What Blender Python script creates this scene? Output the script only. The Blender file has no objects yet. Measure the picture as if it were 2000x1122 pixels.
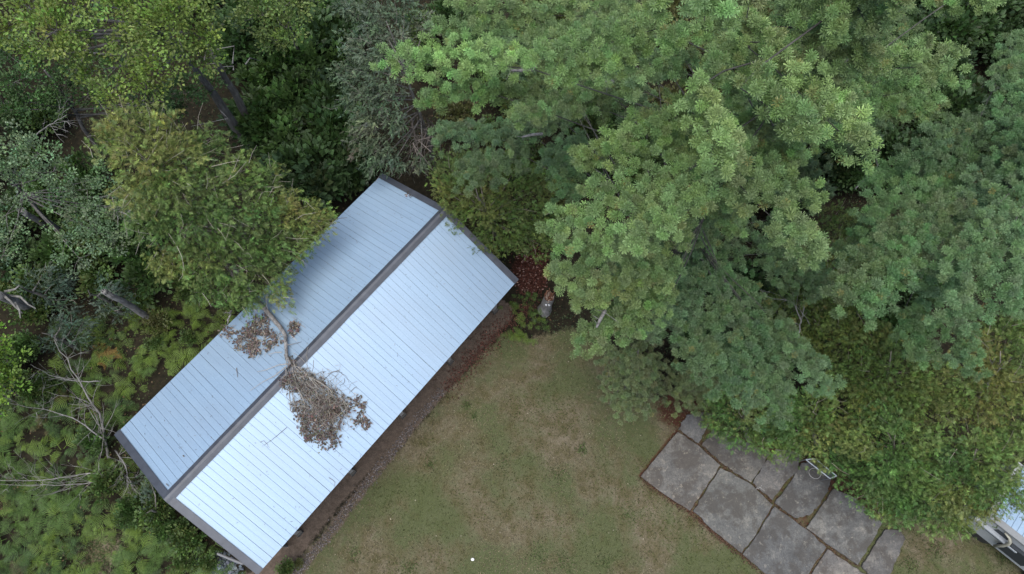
import bpy, math, random
import numpy as np
from mathutils import Matrix, Vector

# ------------------------------------------------------------------ camera, sky, sun, exposure
SC = bpy.context.scene
COL = SC.collection
CAM_H, FOCAL, PITCH, ROLL = 27.4, 1354.4, 0.354, -0.0349
cp, sp, cr, sr = math.cos(PITCH), math.sin(PITCH), math.cos(ROLL), math.sin(ROLL)
RC = np.array([[1, 0, 0], [0, cp, -sp], [0, sp, cp]]) @ np.array([[cr, 0, sr], [0, 1, 0], [-sr, 0, cr]])
cam_d = bpy.data.cameras.new('drone_camera')
cam_d.sensor_width = 36.0
cam_d.lens = FOCAL / 2000 * 36
cam_d.clip_start, cam_d.clip_end = 0.1, 2000
cam = bpy.data.objects.new('drone_camera', cam_d)
COL.objects.link(cam)
M4 = Matrix([list(RC[0]) + [0], list(RC[1]) + [0], list(RC[2]) + [CAM_H], [0, 0, 0, 1]])
cam.matrix_world = M4
SC.camera = cam

SUN_EL, SUN_AZ = math.radians(77), math.radians(212)
world = bpy.data.worlds.new('World')
SC.world = world
world.use_nodes = True
wn = world.node_tree
bgn = wn.nodes['Background']
sky = wn.nodes.new('ShaderNodeTexSky')
sky.sky_type = 'NISHITA'
sky.sun_disc = False
sky.sun_elevation = SUN_EL
sky.sun_rotation = SUN_AZ
sky.air_density = 1.0
sky.dust_density = 2.0
wn.links.new(sky.outputs[0], bgn.inputs[0])
bgn.inputs[1].default_value = 0.068
sun_d = bpy.data.lights.new('sun', 'SUN')
sun_d.energy = 1.5
sun_d.angle = math.radians(62)
sun_d.color = (1.0, 0.985, 0.945)
sun = bpy.data.objects.new('sun', sun_d)
COL.objects.link(sun)
sdir = Vector((math.sin(SUN_AZ) * math.cos(SUN_EL), math.cos(SUN_AZ) * math.cos(SUN_EL), math.sin(SUN_EL)))
sun.rotation_euler = sdir.to_track_quat('Z', 'Y').to_euler()
SC.view_settings.view_transform = 'Standard'
SC.view_settings.look = 'None'
SC.view_settings.gamma = 1
SC.view_settings.use_curve_mapping = False
SC.view_settings.exposure = 2.12

# ------------------------------------------------------------------ helpers
rng = np.random.default_rng(7)
UP = np.array([0., 0., 1.])


def at(px, py, z=0.0):
    d = RC @ np.array([(px - 1000) / FOCAL, -(py - 561) / FOCAL, -1.0])
    return np.array([0, 0, CAM_H]) + d * ((z - CAM_H) / d[2])


def pxm(px, py, z):
    """metres per photo pixel at that point"""
    return -((at(px, py, z) - [0, 0, CAM_H]) @ RC)[2] / FOCAL


LEAF0 = (np.array([[0, 0, 0], [.45, .36, .10], [1, 0, -.06], [.45, -.36, .10]]), np.array([[0, 2, 1], [0, 3, 2]]))


def unit(v):
    v = np.asarray(v, float)
    return v / np.maximum(np.linalg.norm(v, axis=-1, keepdims=True), 1e-9)


def frames(axis, rg):
    """orthonormal bases (n,3,3), columns x,y,z with z = axis and a random spin"""
    axis = unit(axis)
    r = unit(rg.normal(size=axis.shape))
    x = unit(np.cross(r, axis))
    y = np.cross(axis, x)
    return np.stack([x, y, axis], -1)


def frames_xz(xd, zd):
    xd = unit(xd)
    y = unit(np.cross(zd, xd))
    z = np.cross(xd, y)
    return np.stack([xd, y, z], -1)


class MB:
    """collects geometry for ONE mesh object"""
    def __init__(self):
        self.v, self.t, self.q, self.c, self.n = [], [], [], [], 0

    def add(self, verts, tris=None, quads=None, col=(1, 1, 1)):
        verts = np.asarray(verts, float).reshape(-1, 3)
        k = len(verts)
        self.v.append(verts)
        col = np.asarray(col, float)
        if col.ndim == 1:
            col = np.tile(col, (k, 1))
        self.c.append(col)
        if tris is not None and len(tris):
            self.t.append(np.asarray(tris, np.int64).reshape(-1, 3) + self.n)
        if quads is not None and len(quads):
            self.q.append(np.asarray(quads, np.int64).reshape(-1, 4) + self.n)
        self.n += k

    def inst(self, tmpl, pos, bases, scale, col):
        tv, tt = tmpl
        n = len(pos)
        if n == 0:
            return
        scale = np.asarray(scale, float)
        if scale.ndim == 1:
            scale = scale[:, None]
        V = np.einsum('nij,kj->nki', bases, tv) * scale[:, None, :] + pos[:, None, :]
        T = tt[None] + (np.arange(n) * len(tv))[:, None, None]
        C = np.repeat(np.asarray(col, float)[:, None, :], len(tv), 1)
        self.add(V.reshape(-1, 3), tris=T.reshape(-1, 3), col=C.reshape(-1, 3))

    def tube(self, pts, rad, sides=6, col=(1, 1, 1), cap=True):
        pts = np.asarray(pts, float)
        m = len(pts)
        rad = np.broadcast_to(np.asarray(rad, float), (m,))
        tan = unit(np.gradient(pts, axis=0))
        ref = np.array([0.31, 0.17, 0.93]) if abs(tan[0, 2]) < 0.8 else np.array([0.9, 0.3, 0.1])
        x = unit(np.cross(tan, ref))
        y = np.cross(tan, x)
        a = np.linspace(0, 2 * np.pi, sides, endpoint=False)
        V = pts[:, None] + rad[:, None, None] * (np.cos(a)[None, :, None] * x[:, None] + np.sin(a)[None, :, None] * y[:, None])
        i = np.arange(m - 1)[:, None] * sides
        j = np.arange(sides)[None]
        j2 = (j + 1) % sides
        Q = np.stack([i + j, i + j2, i + sides + j2, i + sides + j], -1).reshape(-1, 4)
        T = []
        if cap:
            for k in range(1, sides - 1):
                T.append([0, k + 1, k])
                b = (m - 1) * sides
                T.append([b, b + k, b + k + 1])
        self.add(V.reshape(-1, 3), tris=T, quads=Q, col=col)

    def box(self, o, u, v, w, col=(1, 1, 1)):
        """box from corner o along edge vectors u, v, w"""
        o, u, v, w = [np.asarray(k, float) for k in (o, u, v, w)]
        V = [o, o + u, o + u + v, o + v, o + w, o + u + w, o + u + v + w, o + v + w]
        self.add(V, quads=[[0, 3, 2, 1], [4, 5, 6, 7], [0, 1, 5, 4], [1, 2, 6, 5], [2, 3, 7, 6], [3, 0, 4, 7]], col=col)

    def prism(self, poly, z0, z1, bevel=0.0, col=(1, 1, 1)):
        """vertical prism over an xy outline with an optional chamfered top edge"""
        P = np.asarray(poly, float)[:, :2]
        a = 0.5 * np.sum(P[:, 0] * np.roll(P[:, 1], -1) - np.roll(P[:, 0], -1) * P[:, 1])
        if a < 0:
            P = P[::-1]
        n = len(P)
        rings = [np.c_[P, np.full(n, z0)], np.c_[P, np.full(n, z1 - bevel)]]
        if bevel > 0:
            c = P.mean(0)
            I = c + (P - c) * (1 - bevel * 1.5 / np.linalg.norm(P - c, axis=1, keepdims=True))
            rings.append(np.c_[I, np.full(n, z1)])
        V = np.concatenate(rings + [[[*P.mean(0), z1]]])
        Q = []
        for r in range(len(rings) - 1):
            for k in range(n):
                k2 = (k + 1) % n
                Q.append([r * n + k, r * n + k2, (r + 1) * n + k2, (r + 1) * n + k])
        b = (len(rings) - 1) * n
        T = [[b + k, b + (k + 1) % n, len(V) - 1] for k in range(n)]
        self.add(V, tris=T, quads=Q, col=col)

    def mesh(self, name, mat, smooth=False):
        V = np.concatenate(self.v)
        C = np.concatenate(self.c)
        T = np.concatenate(self.t) if self.t else np.zeros((0, 3), np.int64)
        Q = np.concatenate(self.q) if self.q else np.zeros((0, 4), np.int64)
        me = bpy.data.meshes.new(name)
        me.vertices.add(len(V))
        me.vertices.foreach_set('co', V.astype(np.float32).ravel())
        me.loops.add(T.size + Q.size)
        me.polygons.add(len(T) + len(Q))
        me.loops.foreach_set('vertex_index', np.concatenate([T.ravel(), Q.ravel()]).astype(np.int32))
        st = np.concatenate([np.arange(len(T)) * 3, T.size + np.arange(len(Q)) * 4]).astype(np.int32)
        me.polygons.foreach_set('loop_start', st)
        me.polygons.foreach_set('use_smooth', np.full(len(st), bool(smooth)))
        at_ = me.color_attributes.new('tint', 'FLOAT_COLOR', 'POINT')
        at_.data.foreach_set('color', np.c_[C, np.ones(len(C))].astype(np.float32).ravel())
        me.materials.append(mat)
        me.update(calc_edges=True)
        return me

    def build(self, name, mat, parent=None, smooth=False, kind=None):
        o = bpy.data.objects.new(name, self.mesh(name, mat, smooth))
        COL.objects.link(o)
        if parent is not None:
            attach(o, parent)
        if kind:
            o['kind'] = kind
        return o


def attach(o, parent):
    o.parent = parent
    w = root_offset(parent)
    o.matrix_parent_inverse = Matrix.Translation(-w)


def root_offset(p):
    return p.location.copy() if p.parent is None else Vector((0, 0, 0))


def tag(o, label=None, cat=None, group=None, kind=None):
    for k, v in (('label', label), ('category', cat), ('group', group), ('kind', kind)):
        if v:
            o[k] = v
    return o


def thing(name, label, cat, loc=(0, 0, 0), group=None):
    o = bpy.data.objects.new(name, None)
    o.empty_display_size = 0.2
    COL.objects.link(o)
    o.location = Vector([float(k) for k in loc])
    return tag(o, label, cat, group)


def copy_tree(o, parent=None):
    c = o.copy()
    COL.objects.link(c)
    if parent is not None:
        c.parent = parent
    for ch in list(o.children):
        copy_tree(ch, c)
    return c


# ---- value noise (numpy), for ground masks and outlines
_lat = np.random.default_rng(3).random((256, 256))


def vnoise(x, y, s=1.0):
    x, y = np.asarray(x) / s + 60, np.asarray(y) / s + 60
    xi, yi = np.floor(x).astype(int), np.floor(y).astype(int)
    fx, fy = x - xi, y - yi
    fx, fy = fx * fx * (3 - 2 * fx), fy * fy * (3 - 2 * fy)
    g = lambda a, b: _lat[a % 256, b % 256]
    return (g(xi, yi) * (1 - fx) + g(xi + 1, yi) * fx) * (1 - fy) + (g(xi, yi + 1) * (1 - fx) + g(xi + 1, yi + 1) * fx) * fy


def fbm(x, y, s=1.0):
    return (vnoise(x, y, s) + .5 * vnoise(x, y, s / 2.1) + .25 * vnoise(x, y, s / 4.3)) / 1.75


def in_poly(P, x, y):
    P = np.asarray(P)
    r = np.zeros(np.shape(x), bool)
    n = len(P)
    for i in range(n):
        x0, y0 = P[i][:2]
        x1, y1 = P[i - 1][:2]
        c = ((y0 > y) != (y1 > y)) & (x < (x1 - x0) * (y - y0) / (y1 - y0 + 1e-12) + x0)
        r ^= c
    return r


def dist_line(P, x, y):
    d = np.full(np.shape(x), 1e9)
    for a, b in zip(P[:-1], P[1:]):
        ax, ay, bx, by = a[0], a[1], b[0], b[1]
        t = np.clip(((x - ax) * (bx - ax) + (y - ay) * (by - ay)) / ((bx - ax) ** 2 + (by - ay) ** 2), 0, 1)
        d = np.minimum(d, np.hypot(x - ax - t * (bx - ax), y - ay - t * (by - ay)))
    return d


def W(pts, z=0.0):
    return np.array([at(a, b, z) for a, b in pts])


# ------------------------------------------------------------------ materials
def new_mat(name):
    m = bpy.data.materials.new(name)
    m.use_nodes = True
    return m, m.node_tree, m.node_tree.nodes['Principled BSDF']


def node(nt, t, **kw):
    n = nt.nodes.new(t)
    for k, v in kw.items():
        setattr(n, k, v)
    return n


def ramp(nt, fac, stops):
    r = node(nt, 'ShaderNodeValToRGB')
    el = r.color_ramp.elements
    while len(el) < len(stops):
        el.new(0.5)
    for e, (p, c) in zip(el, stops):
        e.position = p
        e.color = (*c, 1) if len(c) == 3 else c
    nt.links.new(fac, r.inputs[0])
    return r.outputs[0]


def noise(nt, scale, detail=4, rough=.6, vec=None, dist=0.0):
    n = node(nt, 'ShaderNodeTexNoise')
    n.inputs['Scale'].default_value = scale
    n.inputs['Detail'].default_value = detail
    n.inputs['Roughness'].default_value = rough
    n.inputs['Distortion'].default_value = dist
    if vec is not None:
        nt.links.new(vec, n.inputs['Vector'])
    return n.outputs[0]


def mix(nt, fac, a, b, mode='MIX'):
    m = node(nt, 'ShaderNodeMix', data_type='RGBA', blend_type=mode)
    for s, v in ((m.inputs[0], fac), (m.inputs[6], a), (m.inputs[7], b)):
        if hasattr(v, 'links'):
            nt.links.new(v, s)
        elif isinstance(v, (int, float)):
            s.default_value = v
        else:
            s.default_value = (*v, 1)
    return m.outputs[2]


def math_n(nt, op, a, b=0.0, clamp=False):
    m = node(nt, 'ShaderNodeMath', operation=op, use_clamp=clamp)
    for s, v in ((m.inputs[0], a), (m.inputs[1], b)):
        if hasattr(v, 'links'):
            nt.links.new(v, s)
        else:
            s.default_value = v
    return m.outputs[0]


def geo_pos(nt):
    return node(nt, 'ShaderNodeNewGeometry').outputs['Position']


def bump(nt, h, strength, dist, bsdf):
    b = node(nt, 'ShaderNodeBump')
    b.inputs['Strength'].default_value = strength
    b.inputs['Distance'].default_value = dist
    nt.links.new(h, b.inputs['Height'])
    nt.links.new(b.outputs[0], bsdf.inputs['Normal'])


ALB = .70      # overall reflectance, tuned together with the exposure


def alb(nt, col, k=None):
    return mix(nt, 1.0, col, ((k or ALB),) * 3, 'MULTIPLY')


def foliage_mat(name, transl=.3, rough=.55, spec=.3, tcol=(1.1, 1.15, .55)):
    m, nt, bs = new_mat(name)
    a = node(nt, 'ShaderNodeAttribute', attribute_name='tint')
    ac = alb(nt, a.outputs['Color'])
    nt.links.new(ac, bs.inputs['Base Color'])
    bs.inputs['Roughness'].default_value = rough
    bs.inputs['Specular IOR Level'].default_value = spec
    tr = node(nt, 'ShaderNodeBsdfTranslucent')
    nt.links.new(mix(nt, 1.0, ac, tcol, 'MULTIPLY'), tr.inputs['Color'])
    mx = node(nt, 'ShaderNodeMixShader')
    mx.inputs[0].default_value = transl
    nt.links.new(bs.outputs[0], mx.inputs[1])
    nt.links.new(tr.outputs[0], mx.inputs[2])
    nt.links.new(mx.outputs[0], nt.nodes['Material Output'].inputs['Surface'])
    return m


def tint_mat(name, rough=.8, spec=.2, nscale=None, amt=.4, metallic=0.0, bmp=0.0):
    m, nt, bs = new_mat(name)
    a = node(nt, 'ShaderNodeAttribute', attribute_name='tint')
    c = a.outputs['Color']
    if nscale:
        nz = noise(nt, nscale, 6, .65, geo_pos(nt))
        c = mix(nt, 1.0, c, ramp(nt, nz, [(.25, (1 - amt,) * 3), (.75, (1 + amt,) * 3)]), 'MULTIPLY')
        if bmp:
            bump(nt, nz, bmp, .02, bs)
    nt.links.new(alb(nt, c), bs.inputs['Base Color'])
    bs.inputs['Roughness'].default_value = rough
    bs.inputs['Specular IOR Level'].default_value = spec
    bs.inputs['Metallic'].default_value = metallic
    return m


def bark_mat(name, dark, light, scale=9, stretch=(1, 1, .22)):
    m, nt, bs = new_mat(name)
    mp = node(nt, 'ShaderNodeMapping')
    mp.inputs['Scale'].default_value = stretch
    nt.links.new(geo_pos(nt), mp.inputs['Vector'])
    n1 = noise(nt, scale, 8, .7, mp.outputs[0])
    n2 = noise(nt, 2.3, 3, .5, geo_pos(nt))
    c = ramp(nt, n1, [(.32, dark), (.68, light)])
    c = mix(nt, ramp(nt, n2, [(.55, (0, 0, 0)), (.75, (.5, .5, .5))]), c, tuple(min(1, k * 1.7 + .02) for k in light))
    nt.links.new(alb(nt, c), bs.inputs['Base Color'])
    bs.inputs['Roughness'].default_value = .9
    bump(nt, n1, .8, .03, bs)
    return m


M_PINE = foliage_mat('pine_needles', .14, .5, .35, (1.0, 1.1, .7))
M_LEAF = foliage_mat('broad_leaf', .32)
M_CEDAR = foliage_mat('cedar_spray', .22, .6, .2)
M_HEM = foliage_mat('hemlock_spray', .15, .6, .25, (1, 1.05, .8))
M_FERN = foliage_mat('fern_frond', .3)
M_GRASS = foliage_mat('grass_blade', .15, .7, .1)
M_DEADLEAF = tint_mat('dead_leaf', .85, .15)
M_TWIG = tint_mat('bare_twig', .9, .15, 30, .35)
M_BARK = bark_mat('grey_bark', (.035, .03, .027), (.15, .14, .125))
M_PBARK = bark_mat('pine_bark', (.020, .018, .015), (.075, .070, .060))
M_CBARK = bark_mat('cedar_bark', (.05, .04, .03), (.2, .17, .14), 12)
M_BIRCH = bark_mat('birch_bark', (.06, .056, .05), (.22, .21, .19), 6, (1, 1, 1))
M_SNAG = bark_mat('weathered_wood', (.06, .055, .05), (.24, .23, .22), 14)
M_PAINT = tint_mat('painted_metal', .45, .4, 18, .12)
M_STONE = tint_mat('loose_stone', .9, .2, 40, .4)
M_PLASTIC = tint_mat('dull_plastic', .5, .3)

# roof sheet: pale coated steel with faint grime and pits
M_ROOF, nt, bs = new_mat('roof_sheet')
pos = geo_pos(nt)
n1 = noise(nt, 26, 5, .75, pos)
n2 = noise(nt, .55, 3, .5, pos)
n3 = noise(nt, 70, 2, .6, pos)
c = ramp(nt, n1, [(.3, (.212, .302, .398)), (.7, (.270, .370, .475))])
c = mix(nt, ramp(nt, n2, [(.35, (0, 0, 0)), (.8, (.3, .3, .3))]), c, (.24, .285, .33))
c = mix(nt, ramp(nt, n3, [(.70, (0, 0, 0)), (.78, (.55, .55, .55))]), c, (.25, .27, .30))
# faint run-off streaks down the slope and a slight difference from sheet to sheet
dots = []
for vec, k in (((.6441, .7650, 0), 7.0), ((-.7650, .6441, 0), .55)):
    vm = node(nt, 'ShaderNodeVectorMath', operation='DOT_PRODUCT')
    nt.links.new(pos, vm.inputs[0])
    vm.inputs[1].default_value = tuple(q * k for q in vec)
    dots.append(vm.outputs['Value'])
cx_ = node(nt, 'ShaderNodeCombineXYZ')
nt.links.new(dots[0], cx_.inputs[0])
nt.links.new(dots[1], cx_.inputs[1])
n4 = noise(nt, 1.0, 5, .65, cx_.outputs[0])
c = mix(nt, 1.0, c, ramp(nt, n4, [(.3, (.93, .935, .94)), (.7, (1.03, 1.03, 1.03))]), 'MULTIPLY')
oi_ = node(nt, 'ShaderNodeObjectInfo')
c = mix(nt, 1.0, c, ramp(nt, oi_.outputs['Random'], [(0, (.98, .98, .985)), (1, (1.02, 1.02, 1.02))]), 'MULTIPLY')
nt.links.new(alb(nt, c), bs.inputs['Base Color'])
bs.inputs['Metallic'].default_value = .2
nt.links.new(ramp(nt, n1, [(.3, (.34,) * 3), (.7, (.48,) * 3)]), bs.inputs['Roughness'])
bump(nt, n1, .15, .006, bs)

# slabs: weathered concrete, blotched
M_SLAB, nt, bs = new_mat('weathered_concrete')
pos = geo_pos(nt)
oi = node(nt, 'ShaderNodeObjectInfo')
off = node(nt, 'ShaderNodeVectorMath', operation='ADD')
nt.links.new(pos, off.inputs[0])
nt.links.new(math_n(nt, 'MULTIPLY', oi.outputs['Random'], 40.0), off.inputs[1])
v = off.outputs[0]
big = noise(nt, .8, 6, .66, v, .1)
med = noise(nt, 2.6, 9, .78, v, .25)
fine = noise(nt, 16, 9, .85, pos)
c = ramp(nt, big, [(.34, (.046, .046, .047)), (.5, (.096, .096, .096)), (.66, (.135, .130, .120))])
c = mix(nt, .55, c, ramp(nt, med, [(.38, (.050, .050, .051)), (.53, (.085, .085, .087)), (.64, (.19, .18, .165))]))
c = mix(nt, 1.0, c, ramp(nt, fine, [(.34, (.55, .54, .53)), (.66, (1.5, 1.47, 1.42))]), 'MULTIPLY')
stain = noise(nt, 1.1, 7, .7, pos, .1)
c = mix(nt, ramp(nt, stain, [(.47, (0, 0, 0)), (.56, (.72, .72, .72))]), c, (.040, .033, .027))
c = mix(nt, 1.0, c, (.86, .86, .85), 'MULTIPLY')
lich = noise(nt, 4.5, 9, .8, v, .0)
c = mix(nt, ramp(nt, lich, [(.57, (0, 0, 0)), (.64, (.7, .7, .7))]), c, (.21, .19, .16))
a = node(nt, 'ShaderNodeAttribute', attribute_name='tint')
c = mix(nt, 1.0, c, a.outputs['Color'], 'MULTIPLY')
nt.links.new(alb(nt, c), bs.inputs['Base Color'])
bs.inputs['Roughness'].default_value = .85
bump(nt, fine, .4, .01, bs)

# ground: masks per vertex (R lawn, G bare dirt, B red litter), broken up by noise in the shader
M_GROUND, nt, bs = new_mat('ground_soil')
pos = geo_pos(nt)
a = node(nt, 'ShaderNodeAttribute', attribute_name='tint')
sep = node(nt, 'ShaderNodeSeparateColor')
nt.links.new(a.outputs['Color'], sep.inputs[0])
nb = noise(nt, 1.5, 8, .72, pos, .0)
nm = noise(nt, 6, 6, .7, pos)
nf = noise(nt, 24, 8, .85, pos)
ng = noise(nt, .38, 6, .66, pos, .0)


def soft(ch):
    s = math_n(nt, 'ADD', ch, math_n(nt, 'MULTIPLY', math_n(nt, 'SUBTRACT', nm, .5), .9))
    return ramp(nt, s, [(.38, (0, 0, 0)), (.62, (1, 1, 1))])


floor_c = ramp(nt, nm, [(.3, (.008, .0075, .005)), (.55, (.020, .017, .010)), (.75, (.042, .031, .020))])
lawn_g = ramp(nt, nb, [(.30, (.045, .044, .016)), (.43, (.076, .066, .035)), (.54, (.102, .086, .055)), (.68, (.146, .122, .088))])
lawn_c = mix(nt, ramp(nt, ng, [(.44, (0, 0, 0)), (.56, (.8, .8, .8))]), lawn_g, (.055, .069, .027))
lawn_c = mix(nt, 1.0, lawn_c, ramp(nt, nf, [(.30, (.55, .55, .55)), (.70, (1.5, 1.5, 1.5))]), 'MULTIPLY')
dirt_c = ramp(nt, nm, [(.3, (.060, .046, .035)), (.6, (.108, .082, .064)), (.8, (.145, .113, .092))])
dirt_c = mix(nt, 1.0, dirt_c, ramp(nt, nf, [(.3, (.7, .7, .7)), (.7, (1.25, 1.25, 1.25))]), 'MULTIPLY')
lit_c = ramp(nt, nf, [(.3, (.025, .011, .007)), (.6, (.062, .026, .016)), (.8, (.10, .05, .032))])
c = mix(nt, soft(sep.outputs[0]), floor_c, lawn_c)
c = mix(nt, soft(sep.outputs[1]), c, dirt_c)
c = mix(nt, soft(sep.outputs[2]), c, lit_c)
nt.links.new(alb(nt, c), bs.inputs['Base Color'])
bs.inputs['Roughness'].default_value = .95
bs.inputs['Specular IOR Level'].default_value = .1
bump(nt, nf, .7, .03, bs)

M_TRIM, nt, bs = new_mat('dark_trim')
pos = geo_pos(nt)
n1 = noise(nt, 3.5, 4, .6, pos)
c = ramp(nt, n1, [(.3, (.032, .036, .046)), (.7, (.054, .060, .074))])
nt.links.new(alb(nt, c), bs.inputs['Base Color'])
bs.inputs['Roughness'].default_value = .5
bs.inputs['Metallic'].default_value = .15

M_WOOD, nt, bs = new_mat('barn_timber')
mp = node(nt, 'ShaderNodeMapping')
mp.inputs['Scale'].default_value = (1, 1, .12)
nt.links.new(geo_pos(nt), mp.inputs['Vector'])
n1 = noise(nt, 22, 6, .7, mp.outputs[0])
nt.links.new(ramp(nt, n1, [(.3, (.09, .08, .07)), (.7, (.24, .22, .20))]), bs.inputs['Base Color'])
bs.inputs['Roughness'].default_value = .9

# ------------------------------------------------------------------ barn frame of reference
BC = np.array([-5.76, 6.44, 0.0])
YAW, BL, BW, HE, RISE = .8713, 13.2, 6.92, 3.12, 1.442
BU = np.array([math.cos(YAW), math.sin(YAW), 0])           # along the ridge, up-right in the photo
BN = np.array([-BU[1], BU[0], 0])                          # towards the upper-left slope


def barn_pt(e, s, z):
    return BC + BU * e + BN * s + UP * z


def on_roof(px, py, lift=0.0):
    """point of the roof seen at a photo pixel"""
    C0 = np.array([0, 0, CAM_H])
    d = RC @ np.array([(px - 1000) / FOCAL, -(py - 561) / FOCAL, -1.0])
    best = None
    for s in (-1, 1):
        sl = unit(np.array([*(BN * s * BW / 2)[:2], -RISE]))
        N = np.cross(sl, BU)
        N = N if N[2] > 0 else -N
        p0 = barn_pt(0, 0, HE + RISE)
        t = ((p0 - C0) @ N) / (d @ N)
        P = C0 + d * t
        if (P - BC) @ BN * s >= -0.001:
            best = P + N * lift
    return best


def slope_dir(s):
    return unit(np.array([*(BN * s * BW / 2)[:2], -RISE]))


# ------------------------------------------------------------------ ground
LAWN = W([(560, 1125), (640, 1030), (730, 930), (800, 850), (870, 770), (940, 690), (985, 650), (1040, 660), (1120, 640), (1200, 700),
          (1260, 770), (1340, 790), (1420, 830), (1620, 960), (1740, 1010), (1900, 1020), (2200, 1090), (2400, 1500), (400, 1500), (440, 1250)])
EAVE = W([(470, 1160), (560, 1085), (655, 965), (775, 840), (890, 715), (985, 610)])
DRIP = W([(565, 1135), (600, 1095), (640, 1045), (700, 965), (760, 890), (810, 825), (865, 760)])
REDL = W([(870, 760), (920, 705), (960, 660), (1010, 620), (1035, 590)])
REDP = at(1037, 530)
PATIO_EDGE = W([(1325, 841), (1251, 931), (1349, 1000), (1449, 1082), (1560, 1150)])

NX = np.concatenate([np.linspace(-150, -28, 14)[:-1], np.arange(-28, -11, .5), np.arange(-11, 21, .12), np.arange(21, 30, .5), np.linspace(30, 150, 14)])
NY = np.concatenate([np.linspace(-120, -6, 14)[:-1], np.arange(-6, 14, .12), np.arange(14, 30, .5), np.linspace(30, 160, 14)])
GX, GY = np.meshgrid(NX, NY, indexing='ij')
dl = in_poly(LAWN, GX, GY)
edge = dist_line(np.vstack([LAWN, LAWN[:1]]), GX, GY)
lawn = np.clip(.5 + np.where(dl, edge, -edge) / .9, 0, 1)
lawn = np.maximum(lawn, np.clip(.75 - np.hypot(GX - at(200, 1080)[0], GY - at(200, 1080)[1]) / 2.6, 0, 1))
dirt = np.clip(1.15 - dist_line(EAVE, GX, GY) / .62, 0, 1)
dirt = np.maximum(dirt, np.clip(.95 - dist_line(DRIP, GX, GY) / .42, 0, .8))
un = (GX - BC[0]) * BN[0] + (GY - BC[1]) * BN[1]
uu = (GX - BC[0]) * BU[0] + (GY - BC[1]) * BU[1]
dirt = np.maximum(dirt, ((np.abs(un) < 3.3) & (np.abs(uu) < 6.5)) * 1.0)
red = np.clip(1.0 - dist_line(REDL, GX, GY) / .45, 0, 1) * .5
red = np.maximum(red, np.clip(1.25 - np.hypot(GX - REDP[0], (GY - REDP[1]) * .8) / 1.0, 0, 1))
red = np.maximum(red, np.clip(.8 - dist_line(PATIO_EDGE, GX, GY) / .28, 0, .75))
tp = at(1330, 800)
red = np.maximum(red, np.clip(1.1 - np.hypot((GX - tp[0]) * .8, GY - tp[1]) / 1.2, 0, .85))
cc = at(1500, 940)
red = np.maximum(red, np.clip(1.0 - np.hypot(GX - cc[0], GY - cc[1]) / 7.0, 0, .5) * in_poly(W([(1330, 800), (1260, 930), (1450, 1080), (1560, 1160), (1800, 1160), (1800, 960)]), GX, GY))
GZ = .10 * (fbm(GX, GY, 3.0) - .5) * (1 - lawn * .7) + .03 * (fbm(GX + 9, GY, .7) - .5)
GZ = GZ * np.clip(np.minimum(edge, 9) * 0 + 1, 0, 1) - .06
g = MB()
nx, ny = len(NX), len(NY)
I = (np.arange(nx - 1)[:, None] * ny + np.arange(ny - 1)[None])
g.add(np.stack([GX, GY, GZ], -1).reshape(-1, 3), quads=np.stack([I, I + ny, I + ny + 1, I + 1], -1).reshape(-1, 4),
      col=np.stack([lawn, dirt, red], -1).reshape(-1, 3))
ground = g.build('ground', M_GROUND, smooth=True)
tag(ground, 'mown lawn, bare dirt and brown forest floor', kind='structure')

# grass blades on the lawn
gb = MB()
n = 150000
P = np.stack([rng.uniform(-10, 20, n), rng.uniform(-5, 12, n)], -1)
k = in_poly(LAWN, P[:, 0], P[:, 1])
P = P[k]
P = P[rng.random(len(P)) < np.clip(.25 + 1.1 * (fbm(P[:, 0], P[:, 1], 1.3) - .15), .1, 1)]
n = len(P)
az = rng.uniform(0, 6.283, n)
ln = rng.uniform(.03, .10, n)
el = rng.uniform(.1, .9, n)
d = np.stack([np.cos(az) * np.cos(el), np.sin(az) * np.cos(el), np.sin(el)], -1) * ln[:, None]
sd = np.stack([-np.sin(az), np.cos(az), 0 * az], -1) * rng.uniform(.006, .016, n)[:, None]
b = np.c_[P, np.full(n, -.045)]
V = np.stack([b - sd, b + sd, b + d], 1).reshape(-1, 3)
dry = np.clip((fbm(P[:, 0], P[:, 1], 1.6) - .38) * 3.2 + rng.normal(0, .25, n), 0, 1)[:, None]
colr = (np.array([.058, .070, .022]) * (1 - dry) + np.array([.135, .115, .072]) * dry) * rng.uniform(.4, 1.6, (n, 1))
gb.add(V, tris=np.arange(3 * n).reshape(-1, 3), col=np.repeat(colr, 3, 0))
tag(gb.build('grass', M_GRASS), 'short worn olive and straw coloured lawn grass', 'grass', kind='stuff')

# weeds and bits of fallen leaf on the lawn
wd = MB()
for px, py, r_, n_ in ((205, 1082, 60, 1500), (150, 1060, 40, 500), (1137, 876, 9, 260), (912, 792, 8, 200), (925, 812, 7, 160), (1050, 1085, 22, 420), (1100, 1100, 20, 320), (1180, 1098, 16, 240), (838, 905, 12, 200), (800, 1110, 14, 200), (985, 900, 14, 160), (1230, 1010, 16, 160), (1090, 930, 18, 180), (1830, 1075, 18, 320), (1780, 1105, 16, 240), (1960, 1090, 14, 240), (690, 1085, 12, 140)):
    q = at(px, py)[None] + rng.normal(0, r_ * .55 / 50, (n_, 3)) * [1, 1, 0]
    n_ = max(40, n_ // 2) if px > 300 else n_
    q = q[:n_]
    q[:, 2] = rng.uniform(-.05, .0, n_)
    wd.inst(LEAF0, q, frames_xz(rng.normal(size=(n_, 3)) * [1, 1, .3], UP + rng.normal(size=(n_, 3)) * .5), rng.uniform(.03, .07, n_), np.array([.055, .074, .026]) * np.exp(rng.normal(0, .3, (n_, 1))))
tag(wd.build('lawn_weeds', M_GRASS), 'small greener weed patches scattered over the lawn', 'weeds', kind='stuff')
fl = MB()
n = 420
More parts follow.
